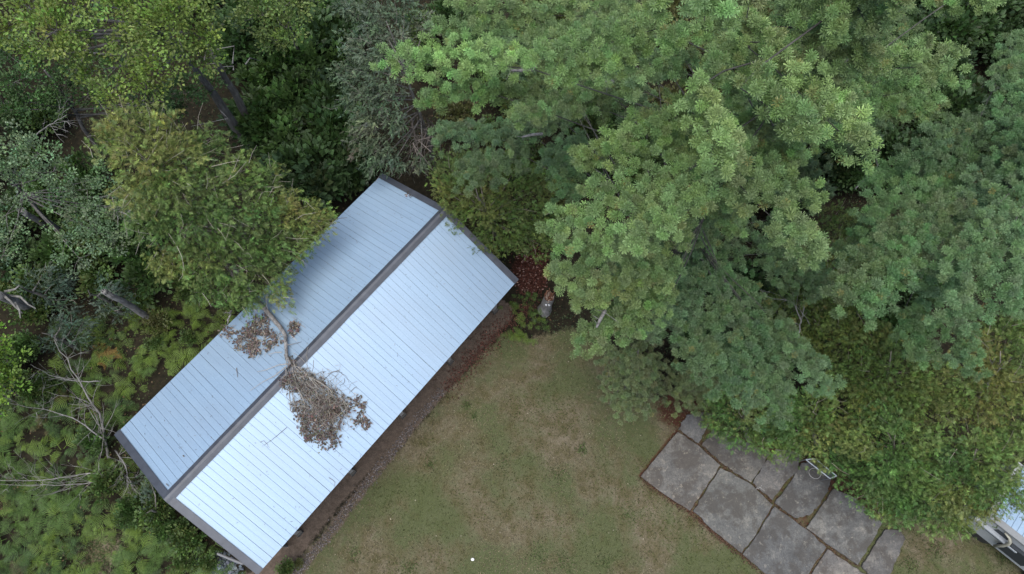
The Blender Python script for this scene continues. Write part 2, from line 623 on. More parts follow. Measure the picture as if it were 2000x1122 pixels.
q = np.c_[rng.uniform(-9, 12, n), rng.uniform(-3, 9, n), rng.uniform(-.035, -.01, n)]
q = q[in_poly(LAWN, q[:, 0], q[:, 1])]
n = len(q)
fl.inst(LEAF0, q, frames_xz(rng.normal(size=(n, 3)) * [1, 1, .2], UP + rng.normal(size=(n, 3)) * .4), rng.uniform(.02, .06, n), np.where(rng.random((n, 1)) < .5, [.26, .23, .17], [.07, .045, .03]) * np.exp(rng.normal(0, .3, (n, 1))))
tag(fl.build('leaf_litter', M_DEADLEAF), 'pale and brown leaf flecks lying on the lawn', 'leaves', kind='stuff')

# gravel along the drip line
gv = MB()
OCT = (np.array([[1, 0, 0], [-1, 0, 0], [0, 1, 0], [0, -1, 0], [0, 0, .7], [0, 0, -.7]], float),
       np.array([[0, 2, 4], [2, 1, 4], [1, 3, 4], [3, 0, 4], [2, 0, 5], [1, 2, 5], [3, 1, 5], [0, 3, 5]]))
n = 1700
seg = rng.integers(0, len(DRIP) - 1, n)
t = rng.random((n, 1))
p = DRIP[seg] * (1 - t) + DRIP[seg + 1] * t
p = p + rng.normal(0, .10, (n, 3)) * [1, 1, 0]
p[:, 2] = -.045
cg = np.array([.13, .115, .11]) * rng.uniform(.35, 1.5, (n, 1)) * np.where(rng.random((n, 1)) < .3, 1.3, .8)
gv.inst(OCT, p, frames(rng.normal(size=(n, 3)) + UP * 2, rng), rng.uniform(.012, .034, n), cg)
tag(gv.build('gravel', M_STONE), 'thin line of pale pebbles washed out along the roof drip line', 'gravel', kind='stuff')

# ------------------------------------------------------------------ barn
barn = thing('barn', 'long gabled shed with pale blue metal roof and dark ridge cap', 'shed', BC)
NR = 58
TRIM = .19
strip_w = (BL - 2 * TRIM) / NR
SL = math.hypot(BW / 2, RISE)
for s in (-1, 1):
    sd = slope_dir(s)
    N = np.cross(sd, BU)
    N = N if N[2] > 0 else -N
    # profile across one sheet strip: flat pan and one upstanding rib
    w = strip_w
    prof = [(.0, -.002), (.002, .0), (w * .5, .0), (w - .016, 0), (w - .013, .005), (w - .006, .005), (w - .004, -.002)]
    m = MB()
    rows = np.linspace(.10, SL, 7)
    V = []
    for r in rows:
        for (x, h) in prof:
            V.append(BU * x + sd * (r - 0.0) + N * h)
    k = len(prof)
    Q = [[i * k + j, i * k + j + 1, (i + 1) * k + j + 1, (i + 1) * k + j] if s < 0 else [i * k + j, (i + 1) * k + j, (i + 1) * k + j + 1, i * k + j + 1]
         for i in range(len(rows) - 1) for j in range(k - 1)]
    m.add(V, quads=Q)
    me = m.mesh('roof_panel', M_ROOF)
    for i in range(NR):
        o = bpy.data.objects.new('roof_panel', me)
        COL.objects.link(o)
        o.parent = barn
        e = -BL / 2 + TRIM + i * strip_w
        o.location = Vector((BU * e + UP * (HE + RISE) + N * (rng.normal(0, .0012))))
        o.rotation_euler = (0, 0, rng.normal(0, .0006))
# ridge cap: folded strip over both slopes
m = MB()
cw = .185
es = np.linspace(-BL / 2 - .02, BL / 2 + .02, 24)
V = []
for e in es:
    w_ = rng.normal(0, .003)
    for s, q, lift in ((1, cw, .030), (1, cw * .55, .038), (1, .03, .044), (-1, .03, .044), (-1, cw * .55, .038), (-1, cw, .030)):
        sd = slope_dir(s)
        N = np.cross(sd, BU)
        N = N if N[2] > 0 else -N
        V.append(barn_pt(e, 0, HE + RISE) + sd * (q + w_) + N * lift)
Q = [[i * 6 + j, i * 6 + j + 1, (i + 1) * 6 + j + 1, (i + 1) * 6 + j] for i in range(23) for j in range(5)]
m.add(V, quads=Q)
m.build('ridge_cap', M_TRIM, barn)
# rake trim on the four gable edges, eave fascia
for e in (-1, 1):
    for s in (-1, 1):
        sd = slope_dir(s)
        N = np.cross(sd, BU)
        N = N if N[2] > 0 else -N
        m = MB()
        o = barn_pt(e * BL / 2, 0, HE + RISE)
        inn = -BU * e * (TRIM + .03)
        a0 = .02 + (0.001 if s > 0 else 0)
        m.box(o + sd * a0 + N * .029, inn, sd * (SL - a0 + .01), N * .006)
        m.box(o + sd * a0 - N * .16 + BU * e * .002, BU * e * .02, sd * (SL - a0), N * .196)
        m.build('rake_trim', M_TRIM, barn)
for s in (-1, 1):
    sd = slope_dir(s)
    m = MB()
    m.box(barn_pt(-BL / 2 + .05, s * (BW / 2 - .11), HE - .18), BU * (BL - .1), BN * s * .04, UP * .19)
    m.build('fascia', M_TRIM, barn)
# posts, beams, boards
for s in (-1, 1):
    for i in range(5):
        e = -5.35 + i * 2.81
        m = MB()
        m.box(barn_pt(e - .08, s * (BW / 2 - .50), -.2), BU * .16, BN * -s * .16, UP * (HE + .16))
        po = m.build('post', M_WOOD, barn)
        if s < 0:
            m = MB()
            m.box(barn_pt(e - .12, s * (BW / 2 - .42), -.1), BU * .24, BN * -s * .155, UP * .3, (.075, .07, .062))
            m.build('post_foot', M_STONE, po)
    m = MB()
    m.box(barn_pt(-BL / 2 + .3, s * (BW / 2 - .44), HE - .28), BU * (BL - .6), BN * -s * .06, UP * .24)
    m.build('beam', M_WOOD, barn)
nb_ = 44
for i in range(nb_):
    w_ = (BL - 1.2) / nb_
    m = MB()
    m.box(barn_pt(-BL / 2 + .6 + i * w_, BW / 2 - .72, -.1), BU * (w_ - .012), BN * .025, UP * (HE - .1 + rng.normal(0, .01)))
    m.build('wall_board', M_WOOD, barn)
for e in (-1, 1):
    ngb = 24
    for i in range(ngb):
        w_ = (BW - 1.0) / ngb
        y0 = -BW / 2 + .5 + i * w_
        top = HE + RISE * (1 - abs(y0 + w_ / 2) / (BW / 2)) - .14
        m = MB()
        m.box(barn_pt(e * (BL / 2 - .62), y0, -.1), BN * (w_ - .012), BU * .025, UP * (top + .1))
        m.build('wall_board', M_WOOD, barn)
for i in range(12):
    e = -BL / 2 + .8 + i * (BL - 1.6) / 11
    for s in (-1, 1):
        m = MB()
        sd = slope_dir(s)
        m.box(barn_pt(e, 0, HE + RISE - .19) + sd * .06, BU * .045, sd * (SL - .3), UP * .14)
        m.build('rafter', M_WOOD, barn)

# ------------------------------------------------------------------ patio
patio = bpy.data.objects.new('patio', None)
COL.objects.link(patio)
patio.location = Vector(at(1500, 1000))
tag(patio, 'paved area of large weathered concrete slabs with littered joints', kind='structure')
SLABS = [
    ([(1325, 839), (1333, 824), (1342, 810), (1362, 806), (1392, 806), (1381, 836), (1364, 866), (1345, 853)], (1.0, 1.01, 1.02)),
    ([(1252, 931), (1290, 884), (1324, 843), (1366, 872), (1407, 909), (1380, 951), (1348, 998), (1300, 967)], (1.18, 1.14, 1.06)),
    ([(1371, 870), (1392, 838), (1450, 860), (1505, 884), (1488, 912), (1467, 942), (1440, 926), (1412, 906)], (.98, .95, .88)),
    ([(1471, 944), (1493, 904), (1518, 878), (1566, 878), (1558, 921), (1541, 935), (1509, 977), (1488, 961)], (1.0, .97, .94)),
    ([(1513, 982), (1547, 937), (1565, 905), (1590, 900), (1623, 937), (1615, 963), (1600, 987), (1581, 1007), (1553, 1012), (1530, 997)], (.86, .88, .88)),
    ([(1575, 1031), (1600, 994), (1628, 955), (1665, 970), (1700, 1000), (1723, 1022), (1700, 1063), (1675, 1104), (1622, 1067)], (1.06, 1.07, 1.04)),
    ([(1354, 999), (1380, 956), (1408, 914), (1468, 947), (1509, 986), (1480, 1036), (1449, 1081), (1400, 1042)], (1.02, 1.03, .98)),
    ([(1451, 1083), (1482, 1040), (1513, 989), (1575, 1034), (1614, 1069), (1585, 1112), (1560, 1150), (1500, 1124)], (.88, .90, .90)),
    ([(1588, 1117), (1617, 1073), (1660, 1102), (1694, 1124), (1672, 1160), (1640, 1172), (1568, 1150)], (1.22, 1.16, 1.10)),
    ([(1683, 1107), (1706, 1068), (1728, 1035), (1757, 1034), (1768, 1054), (1752, 1090), (1737, 1122), (1718, 1160), (1697, 1122)], (.95, .93, .90)),
]
for pts, cl in SLABS:
    Q = W(pts)
    dense = []
    for i in range(len(Q)):
        for t in np.linspace(0, 1, 6, endpoint=False):
            p = Q[i] * (1 - t) + Q[(i + 1) % len(Q)] * t
            j = .016 if t else .004
            dense.append(p + rng.normal(0, j, 3) * [1, 1, 0])
    m = MB()
    m.prism(dense, -.16, .012 + rng.uniform(0, .02), .012, cl)
    m.build('slab', M_SLAB, patio)

# ------------------------------------------------------------------ foliage templates (unit size)
def tuft_template(nb, seed, wid=.075):
    """round brush of needles: each blade narrow at the twig and spread at its tip"""
    r = np.random.default_rng(seed)
    V, T = [], []
    for i in range(nb):
        th = math.acos(1 - (i + .5) / nb * 1.35)
        ph = i * 2.39996 + r.normal(0, .25)
        d = np.array([math.sin(th) * math.cos(ph), math.sin(th) * math.sin(ph), math.cos(th)])
        s_ = unit(np.cross(d, UP + r.normal(0, .45, 3))) * wid * r.uniform(.7, 1.2)
        d = d * r.uniform(.78, 1.12)
        b = len(V)
        V += [d * .08, d + s_, d - s_]
        T += [[b, b + 1, b + 2]]
    return np.array(V), np.array(T)


TUFT = tuft_template(26, 1)
LEAF = (np.array([[0, 0, 0], [.45, .36, .10], [1, 0, -.06], [.45, -.36, .10]]), np.array([[0, 2, 1], [0, 3, 2]]))
MAPLE = (np.array([[0, 0, 0], [.1, .5, .05], [.55, .3, .02], [1, 0, -.12], [.55, -.3, .02], [.1, -.5, .05]]),
         np.array([[0, 2, 1], [0, 3, 2], [0, 4, 3], [0, 5, 4]]))
OAKDEAD = (np.array([[0, 0, 0], [.4, .34, .22], [1, .05, .05], [.5, -.3, .25], [.3, 0, -.05]]), np.array([[0, 4, 1], [4, 2, 1], [4, 3, 2], [0, 3, 4]]))


def spray_template(npair, seed, spread=.55, droop=.25):
    """flat fan: a rachis with leaflets on either side"""
    r = np.random.default_rng(seed)
    V, T = [], []
    for i in range(npair):
        t = (i + .5) / npair
        for s in (-1, 1):
            L = spread * (1 - t * .65) * r.uniform(.75, 1.15)
            b = len(V)
            z0 = -droop * t * t
            V += [[t * .85 - .05, 0, z0], [t * .85 + .11, .03 * s, z0], [t * .85 + L * .62, L * .75 * s, z0 - .12 * L + r.normal(0, .04)]]
            T.append([b, b + 1, b + 2] if s > 0 else [b + 1, b, b + 2])
    b = len(V)
    V += [[.6, -.09, -droop * .4], [.6, .09, -droop * .4], [1.08, 0, -droop * 1.1]]
    T.append([b, b + 1, b + 2])
    return np.array(V), np.array(T)


CSPRAY = spray_template(4, 5, .78, .25)
HSPRAY = spray_template(5, 6, .34, .35)


def tris_count():
    return sum(len(m.polygons) for m in bpy.data.meshes)


def tintn(rg, base, n, dv=.22, dh=.10):
    base = np.asarray(base, float)
    c = base * np.exp(rg.normal(0, dv, (n, 1))) * np.exp(rg.normal(0, dh, (n, 3)))
    return np.clip(c, 0, .7)


# ------------------------------------------------------------------ pine boughs
def bough(m, S, T, hw, col, tr=.092, dens=1.0, rg=rng, layers=2, kt=6):
    """branch plume: side shoots carrying round clusters of needle tufts"""
    A = T - S
    L = np.linalg.norm(A)
    a = A / L
    side = unit(np.cross(a, UP))
    C = []
    def wprof(t):
        return hw * (np.sqrt(max(0.02, 1 - ((t - .5) / .56) ** 2)) if t > .5 else .7 + .3 * t / .5)
    for lay in range(layers):
        nshoot = max(3, int(L / (.27 if lay == 0 else .55) * dens))
        for i in range(nshoot):
            for sgn in (-1, 1):
                t0 = (i + rg.uniform(0, 1)) / nshoot
                l = wprof(min(1, t0 + .12)) * rg.uniform(.85, 1.12) * (1 if lay == 0 else .9)
                ang = math.radians(rg.uniform(42, 72) - 20 * t0)
                dirv = a * math.cos(ang) + side * sgn * math.sin(ang)
                k = max(2, int(l / math.sin(ang) / (.21 if lay == 0 else .3)))
                lift = rg.normal(0, .07)
                for j in range(k):
                    q = (j + rg.uniform(.2, .9)) / k
                    p = S + a * L * t0 + dirv * q * l / math.sin(ang) * .95 + UP * (-.25 * hw * q * q + lift + rg.normal(0, .09) - .26 * lay) + rg.normal(0, .03, 3)
                    C.append(p)
        na = max(2, int(L / .24))
        for i in range(na):
            C.append(S + a * L * ((i + rg.random()) / na * 1.02) + UP * (.05 + rg.normal(0, .06) - .26 * lay))
    C = np.array(C)
    n = len(C)
    k = kt
    rc = tr * 1.0
    d = rg.normal(size=(n, k, 3))
    d[..., 2] = np.abs(d[..., 2]) * .8
    d = unit(d)
    P = C[:, None] + d * (rc * rg.uniform(.4, 1.1, (n, k, 1)))
    ax = unit(d * .6 + a * .45 + UP * .7)
    cl = tintn(rg, col, n, .17, .06)
    cl = np.repeat(cl[:, None], k, 1) * np.exp(rg.normal(0, .13, (n, k, 1)))
    odd = rg.random((n, k)) < .006
    cl[odd] = [.19, .18, .05]
    m.inst(TUFT, P.reshape(-1, 3), frames(ax.reshape(-1, 3), rg), tr * rg.uniform(.8, 1.25, n * k), cl.reshape(-1, 3))


def trunk_pts(base, top, n=10, wob=.06, rg=rng):
    t = np.linspace(0, 1, n)[:, None]
    p = base * (1 - t) + top * t
    return p + rg.normal(0, wob, (n, 3)) * [1, 1, 0] * (t > 0)


def pine(name, label, base_px, height, boughs, col, lean=(0, 0), r0=.24, autos=(), group=None, low=None):
    B = at(*base_px)
    top = B + np.array([lean[0], lean[1], height])
    root = thing(name, label, 'tree', B, group)
    m = MB()
    tp = trunk_pts(B - UP * .3, top, 14, .05)
    m.tube(tp, r0 * (1 - np.linspace(0, .93, 14)) ** 1.9, 9)
    m.build('trunk', M_PBARK, root, True)
    def trunk_at(z):
        t = np.clip(z / height, 0, .97)
        return B + (top - B) * t
    items = []
    for b in boughs:
        (sx, sy), (tx, ty), hw, z = b[:4]
        sx, sy = sx - .16 * (tx - sx), sy - .16 * (ty - sy)
        tz = b[4] if len(b) > 4 else z + .1
        S, T = at(sx, sy, z), at(tx, ty, tz)
        items.append((S, T, hw * pxm((sx + tx) / 2, (sy + ty) / 2, z)))
    for (az, z, L) in autos:
        if z > height - .5:
            continue
        d = np.array([math.sin(az), math.cos(az), 0])
        O = trunk_at(z)
        items.append((O + d * L * (.35 if L > 2 else .05), O + d * L + UP * .3, L * (.22 if L > 2 else .3)))
    for S, T, hw in items:
        a = unit(T - S)
        T = T - a * .16
        hwm = max(.25, hw - .14)
        m = MB()
        dist = np.linalg.norm((S + T) / 2 - [0, 0, CAM_H])
        base_c = np.asarray(col) if S[2] > 9.4 or low is None else np.asarray(low)  # low boughs: darker, bluer needles, partly shade painted into the colour
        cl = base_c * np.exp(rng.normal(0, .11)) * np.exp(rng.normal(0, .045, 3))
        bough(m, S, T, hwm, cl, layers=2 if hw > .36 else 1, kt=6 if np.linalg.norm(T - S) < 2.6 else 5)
        l = MB()
        zr = min(height * .96, max(1.0, S[2] - .3 - .28 * np.linalg.norm((S - B)[:2])))
        R0 = trunk_at(zr)
        t = np.linspace(0, 1, 8)[:, None]
        mid = S - UP * .42
        path = np.where(t < .55, R0 * (1 - t / .55) + mid * (t / .55), mid * (1 - (t - .55) / .45) + (T - UP * .3) * ((t - .55) / .45))
        path = path + rng.normal(0, .03, path.shape) * np.sin(t * np.pi)
        l.tube(path, np.linspace(.022, .007, 8), 5)
        bo = l.build('bough', M_PBARK, root, True)
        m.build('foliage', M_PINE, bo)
    return root


A_BOUGHS = [
    # crown top, nearest the camera
    ((1400, -90), (1385, 28), 85, 19.3), ((1300, -60), (1290, 8), 45, 18.6), ((1480, -60), (1470, 22), 40, 19.2),
    ((1480, 60), (1716, 296), 72, 17.4), ((1480, 150), (1602, 272), 46, 18.4), ((1375, 170), (1432, 340), 62, 17.8),
    ((1600, 30), (1650, 150), 60, 16.6), ((1560, -10), (1560, 95), 70, 16.0), ((1520, 100), (1470, 175), 50, 16.4),
    ((1445, 60), (1385, 150), 46, 16.8), ((1400, 40), (1290, 85), 55, 16.2), ((1270, 40), (1040, 103), 62, 15.6),
    ((1245, 100), (1075, 148), 48, 15.2), ((1340, 110), (1215, 165), 46, 14.8), ((1460, 20), (1530, 90), 60, 15.8),
    ((1640, 150), (1690, 240), 45, 16.2),
    # long boughs to the left
    ((1010, 110), (752, 108), 66, 14.2), ((1150, 60), (838, 48), 48, 13.4), ((1230, 10), (880, 8), 44, 13.8),
    ((960, 170), (812, 190), 40, 12.8), ((1170, 195), (925, 172), 46, 12.4), ((1230, 160), (995, 228), 48, 12.8),
    ((1260, 60), (1130, 20), 60, 12.5), ((1110, 130), (960, 100), 50, 12.6),
    # middle tier
    ((1350, 200), (1195, 285), 62, 14.2), ((1345, 270), (1112, 308), 50, 13.2), ((1360, 230), (1345, 335), 52, 12.2),
    ((1320, 330), (1085, 455), 84, 14.4), ((1290, 370), (1222, 492), 62, 14.6), ((1440, 300), (1282, 450), 66, 15.0),
    ((1430, 310), (1618, 510), 72, 15.4), ((1440, 270), (1585, 312), 48, 13.6), ((1500, 320), (1600, 400), 55, 14.2),
    ((1400, 250), (1460, 330), 55, 13.0), ((1530, 200), (1560, 250), 50, 12.5),
    # lower left skirt
    ((1320, 450), (1088, 545), 70, 12.2), ((1290, 540), (1116, 585), 48, 11.4), ((1240, 500), (1335, 518), 48, 12.0),
    ((1290, 590), (1122, 672), 56, 10.8), ((1300, 560), (1185, 640), 52, 10.4), ((1150, 470), (1080, 480), 40, 11.8),
    # low tier, its shade partly painted into the needle colour
    ((1030, 260), (842, 262), 50, 8.0), ((1020, 300), (905, 345), 52, 8.0), ((1130, 270), (1068, 330), 48, 8.6), ((1100, 230), (1010, 245), 40, 8.4),
    ((1120, 300), (1100, 385), 45, 8.6),
    ((1400, 420), (1590, 540), 64, 7.8), ((1420, 400), (1340, 470), 62, 7.8), ((1520, 430), (1600, 520), 46, 7.4),
    ((1400, 540), (1275, 650), 66, 9.0), ((1430, 600), (1350, 720), 66, 9.0), ((1480, 640), (1420, 775), 64, 8.6),
    ((1530, 650), (1510, 815), 58, 8.4), ((1550, 690), (1640, 765), 50, 8.8), ((1450, 610), (1560, 700), 56, 8.2), ((1380, 480), (1470, 600), 62, 7.2),
    # to the right
    ((1720, -20), (1778, 104), 62, 12.0), ((1690, 10), (1690, 125), 52, 11.2), ((1650, 170), (1832, 216), 58, 10.6), ((1620, 90), (1650, 180), 46, 11),
    ((1560, 120), (1700, 170), 50, 10.2), ((1830, -40), (1868, 28), 36, 13.6), ((1930, -50), (1945, 10), 38, 14.4),
]
autosA = [(math.radians(215 + 55 * math.sin(i * 2.3)), 9.0 + i * .33, 1.45) for i in range(33)] + [(az, z, L) for az, z, L in ((.2, 17, 3), (.9, 17, 3), (-.4, 18, 2.6), (1.4, 14, 4.2), (.5, 14, 4.4), (-.3, 14, 4.4), (1.0, 11, 5), (.1, 11, 5), (-.7, 16, 3.4), (.7, 8, 5), (1.7, 16, 3))]
FILL = np.array([(880, 30), (960, 0), (1800, 0), (1820, 190), (1700, 270), (1610, 480), (1620, 740), (1500, 790), (1360, 700), (1200, 630), (1125, 450), (1150, 300), (1010, 210), (970, 140)], float)
fr = np.random.default_rng(21)
fn = 0
while fn < 26:
    fx, fy = fr.uniform(880, 1820), fr.uniform(-10, 780)
    hx, hy = 1420 + (fy - 300) * -.25, 330 + (fx - 1400) * .05
    L_ = math.hypot(fx - hx, fy - hy) + 1e-6
    ux_, uy_ = (fx - hx) / L_, (fy - hy) / L_
    ex_, ey_ = fx + ux_ * 110, fy + uy_ * 110
    if not in_poly(FILL, np.array([fx, ex_]), np.array([fy, ey_])).all():
        continue
    A_BOUGHS.append(((fx, fy), (ex_, ey_), 66, fr.uniform(4.0, 7.5)))
    fn += 1
PINE_G = (.142, .226, .074)
PINE_B = (.095, .180, .085)
big_pine = pine('pine_tree', 'tallest white pine, pale green boughs spreading over upper right of the yard', (1250, 600), 20.3, A_BOUGHS, PINE_G, (0.3, .2), .3, autosA, low=(.096, .162, .064))  # low tint mixes bluer needles with painted shade

for (x0, y0), (x1, y1), z in (((985, 106), (1018, 103), 12.9), ((998, 138), (1042, 136), 12.7), ((1020, 268), (1060, 262), 9.2), ((1085, 78), (1108, 74), 12.9), ((1182, 160), (1198, 158), 13.3), ((1165, 640), (1182, 606), 11.2), ((1508, 244), (1562, 242), 14.2), ((1478, 345), (1500, 352), 14.0)):
    m = MB()
    P0, P1 = at(x0, y0, z), at(x1, y1, z)
    m.tube([P0, P0 * .5 + P1 * .5 + rng.normal(0, .03, 3), P1], [.03, .045, .05], 6)
    for q in range(4):
        f_ = rng.random()
        o_ = P0 * (1 - f_) + P1 * f_
        m.tube([o_, o_ + rng.normal(0, .16, 3)], [.012, .004], 4, cap=False)
    m.build('broken_limb', M_SNAG, big_pine, True)
C_BOUGHS = [
    ((1860, 410), (1632, 582), 76, 12.0), ((1800, 460), (1690, 610), 58, 12.2), ((1870, 560), (1885, 722), 62, 9.2), ((1790, 600), (1800, 715), 52, 8.8),
    ((1950, 420), (1875, 600), 72, 12.8), ((1990, 460), (1965, 612), 62, 13.0), ((1960, 240), (1795, 300), 70, 11.0), ((1990, 180), (1985, 330), 60, 11.6),
    ((1900, 330), (1690, 430), 64, 10.4), ((1830, 330), (1690, 345), 46, 9.8), ((1930, 330), (1900, 440), 60, 11.4), ((2040, 300), (1980, 430), 70, 12.2),
    ((1760, 430), (1640, 500), 50, 9.6), ((1900, 480), (1800, 560), 60, 10.6), ((2050, 520), (2010, 620), 60, 12.6), ((1990, 80), (1960, 170), 50, 8.4),
]
autosC = [(math.radians(240 + 55 * math.sin(i * 2.3)), 7.0 + i * .38, 1.4) for i in range(18)] + [(.3, 13, 3.4), (1.2, 13, 3.4), (2.0, 12.5, 3.4), (.8, 10, 4.4), (1.7, 10, 4.4), (2.4, 9, 4)]
pine('pine_tree', 'bluish green pine along the right edge above the cedars', (1640, 590), 14.6, C_BOUGHS, (.095, .172, .064), (.2, 0), .22, autosC)


def young_pine(label, base_px, top_px, h, spec, col):
    B = at(*base_px)
    T = at(top_px[0], top_px[1], h)
    root = thing('young_pine', label, 'tree', B, 'young pines at the lawn edge')
    m = MB()
    m.tube(trunk_pts(B - UP * .2, T, 8, .03), np.linspace(.07, .015, 8), 7)
    m.build('trunk', M_PBARK, root, True)
    cx0, cy0 = np.mean([q[0][0] for q in spec]), np.mean([q[0][1] for q in spec])
    spec = spec + [((tx * .55 + cx0 * .45 + 6, ty * .55 + cy0 * .45 - 6), min(h - .6, z + .55)) for (tx, ty), z in spec[::2]]
    for (tx, ty), z in spec:
        E = at(tx, ty, z)
        f = np.clip((z + .5) / h, 0, .95)
        O = B + (T - B) * f
        mm = MB()
        L = np.linalg.norm(E - O)
        a = unit(E - O)
        bough(mm, O + a * .1, E - a * .08, .50, np.asarray(col) * np.exp(rng.normal(0, .08)), tr=.075, layers=2)
        l = MB()
        l.tube([O, (O + E) / 2 - UP * .06, E - UP * .1], [.025, .018, .008], 5)
        bo = l.build('bough', M_PBARK, root, True)
        mm.build('foliage', M_PINE, bo)


young_pine('small drooping blue green pine at the lawn edge below the tallest pine', (1225, 760), (1247, 683), 4.6,
           [((1185, 690), 3.2), ((1178, 740), 2.6), ((1190, 790), 2.2), ((1225, 822), 2.2), ((1268, 808), 2.2), ((1300, 770), 2.4), ((1300, 715), 3.0), ((1272, 655), 3.6),
            ((1222, 650), 3.6), ((1215, 720), 3.6), ((1250, 745), 3.6), ((1245, 775), 2.8), ((1275, 735), 3.2)], (.122, .160, .066))
young_pine('small pine tucked under the low boughs beside the first patio slab', (1345, 775), (1362, 728), 3.6,
           [((1310, 720), 2.4), ((1312, 765), 1.9), ((1340, 800), 1.8), ((1385, 800), 1.9), ((1420, 770), 2.2), ((1410, 715), 2.6), ((1360, 690), 2.8), ((1355, 755), 2.8)], (.122, .158, .064))


# ------------------------------------------------------------------ leafy crowns
def leaf_lobe(m, C, R, nleaf, size, col, tmpl=LEAF, flat=.75, sub=.26, per=22, rg=rng, dv=.2, spread=.5):
    """lobe of a crown: twig-end sprays of leaves over an ellipsoid"""
    ns = max(3, int(nleaf / per))
    d = unit(rg.normal(size=(ns, 3)) + UP * .35)
    c = C + d * R * [1, 1, flat] * (rg.random((ns, 1)) ** .45)
    k = per
    dd = unit(rg.normal(size=(ns, k, 3)))
    P = c[:, None] + dd * sub * rg.random((ns, k, 1)) ** .6 * [1, 1, .7]
    out = unit(dd * .7 + d[:, None] * .6 + UP * .35)
    nrm = unit(UP * .9 + d[:, None] * .4 + rg.normal(size=(ns, k, 3)) * spread)
    cl = tintn(rg, col, ns, .22, .08)
    cl = np.repeat(cl[:, None], k, 1) * np.exp(rg.normal(0, dv, (ns, k, 1)))
    m.inst(tmpl, P.reshape(-1, 3), frames_xz(out.reshape(-1, 3), nrm.reshape(-1, 3)), size * rg.uniform(.7, 1.25, ns * k), cl.reshape(-1, 3))
    return c


def broadleaf(name, label, base_px, lobes, col, size, density, mat_bark=M_BARK, r0=.16, tmpl=LEAF, cat='tree', twigs=0, top=None, sub=.26, cols=None, group=None):
    B = at(*base_px)
    root = thing(name, label, cat, B, group)
    W_ = [(at(px, py, z), r * pxm(px, py, z)) for px, py, r, z in lobes]
    cen = np.mean([w[0] for w in W_], 0)
    T = top if top is not None else np.array([*(B * .45 + cen * .55)[:2], max(w[0][2] for w in W_)])
    m = MB()
    tp = trunk_pts(B - UP * .3, T, 9, .07)
    m.tube(tp, np.linspace(r0, .03, 9), 9)
    m.build('trunk', mat_bark, root, True)
    for (C, R), lb in zip(W_, lobes):
        mm = MB()
        nl = int(density * R * R)
        c_ = np.asarray(col if cols is None else cols[rng.integers(len(cols))]) * np.exp(rng.normal(0, .08))
        sc = leaf_lobe(mm, C, R, nl, size, c_, tmpl, sub=sub)
        l = MB()
        z0 = max(.4, C[2] - R * 1.6)
        f = np.clip(z0 / max(T[2], .5), .1, .97)
        O = B + (T - B) * f
        l.tube([O, O * .5 + C * .5 - UP * .1, C], [max(.02, r0 * .3), max(.015, r0 * .2), .01], 5)
        for q in sc[:max(3, len(sc) // 5)]:
            l.tube([C, (C + q) / 2 + rng.normal(0, .04, 3), q], [.012, .009, .004], 3, cap=False)
        lo = l.build('limb', mat_bark, root, True)
        mm.build('foliage', M_LEAF, lo)
    return root


broadleaf('maple_tree', 'yellow green broadleaf tree in top left corner on two dark leaning trunks', (490, 290),
          [(110, 60, 62, 10.5), (130, 105, 40, 10.0), (55, 15, 62, 10.5), (150, -10, 60, 10.8), (255, 45, 66, 10.6), (335, 40, 72, 11), (395, 70, 48, 10.2), (385, 110, 46, 9.6),
           (320, 120, 54, 9.8), (245, 90, 50, 9.6), (215, 185, 42, 9.2), (285, 165, 48, 9.0), (340, 20, 50, 11.2), (230, -20, 60, 11.2), (20, 60, 40, 9.6), (380, -10, 50, 10.6), (180, 140, 36, 8.6),
           (60, 95, 34, 8.2), (145, 75, 36, 9.6)],
          (.150, .215, .048), .11, 1050, r0=.26, top=at(300, 30, 9.6), sub=.30)
B2 = at(505, 272)
t2 = MB()
t2.tube(trunk_pts(B2 - UP * .3, at(405, 90, 6.6), 8, .04), np.linspace(.2, .1, 8), 9)
tr2 = thing('bare_tree', 'darker trunk standing just right of the yellow green tree trunk', 'tree', B2)
t2.build('trunk', M_BARK, tr2, True)
for k in range(5):
    b_ = MB()
    o_ = at(rng.uniform(420, 480), rng.uniform(120, 220), 4)
    b_.tube([o_, o_ + rng.normal(0, .5, 3), o_ + rng.normal(0, .9, 3)], [.03, .02, .008], 4)
    b_.build('dead_limb', M_SNAG, tr2)
broadleaf('ash_tree', 'light green leafy tree at the top edge right of the yellow green one', (610, 150),
          [(510, 30, 46, 7.4), (560, 55, 40, 7.2), (540, 80, 36, 6.8), (480, 40, 34, 6.8), (560, 10, 44, 7.6), (500, -20, 50, 7.8), (600, 0, 40, 7)],
          (.125, .185, .05), .115, 850, r0=.1)
broadleaf('leafy_tree', 'deep green broadleaf tree below the yellow crown on the left edge', (215, 330),
          [(30, 160, 46, 6.2), (15, 215, 44, 5.8), (60, 200, 40, 5.6), (120, 170, 40, 5.6), (150, 120, 44, 5.8), (170, 190, 36, 5.2), (300, 200, 44, 5.6), (230, 130, 44, 5.8), (360, 180, 40, 5.4), (20, 110, 50, 6.2), (110, 215, 36, 5.0), (190, 40, 50, 6.6), (80, 130, 40, 6), (410, 170, 34, 4.8), (340, 215, 34, 5)],
          (.060, .115, .038), .115, 800, r0=.12)
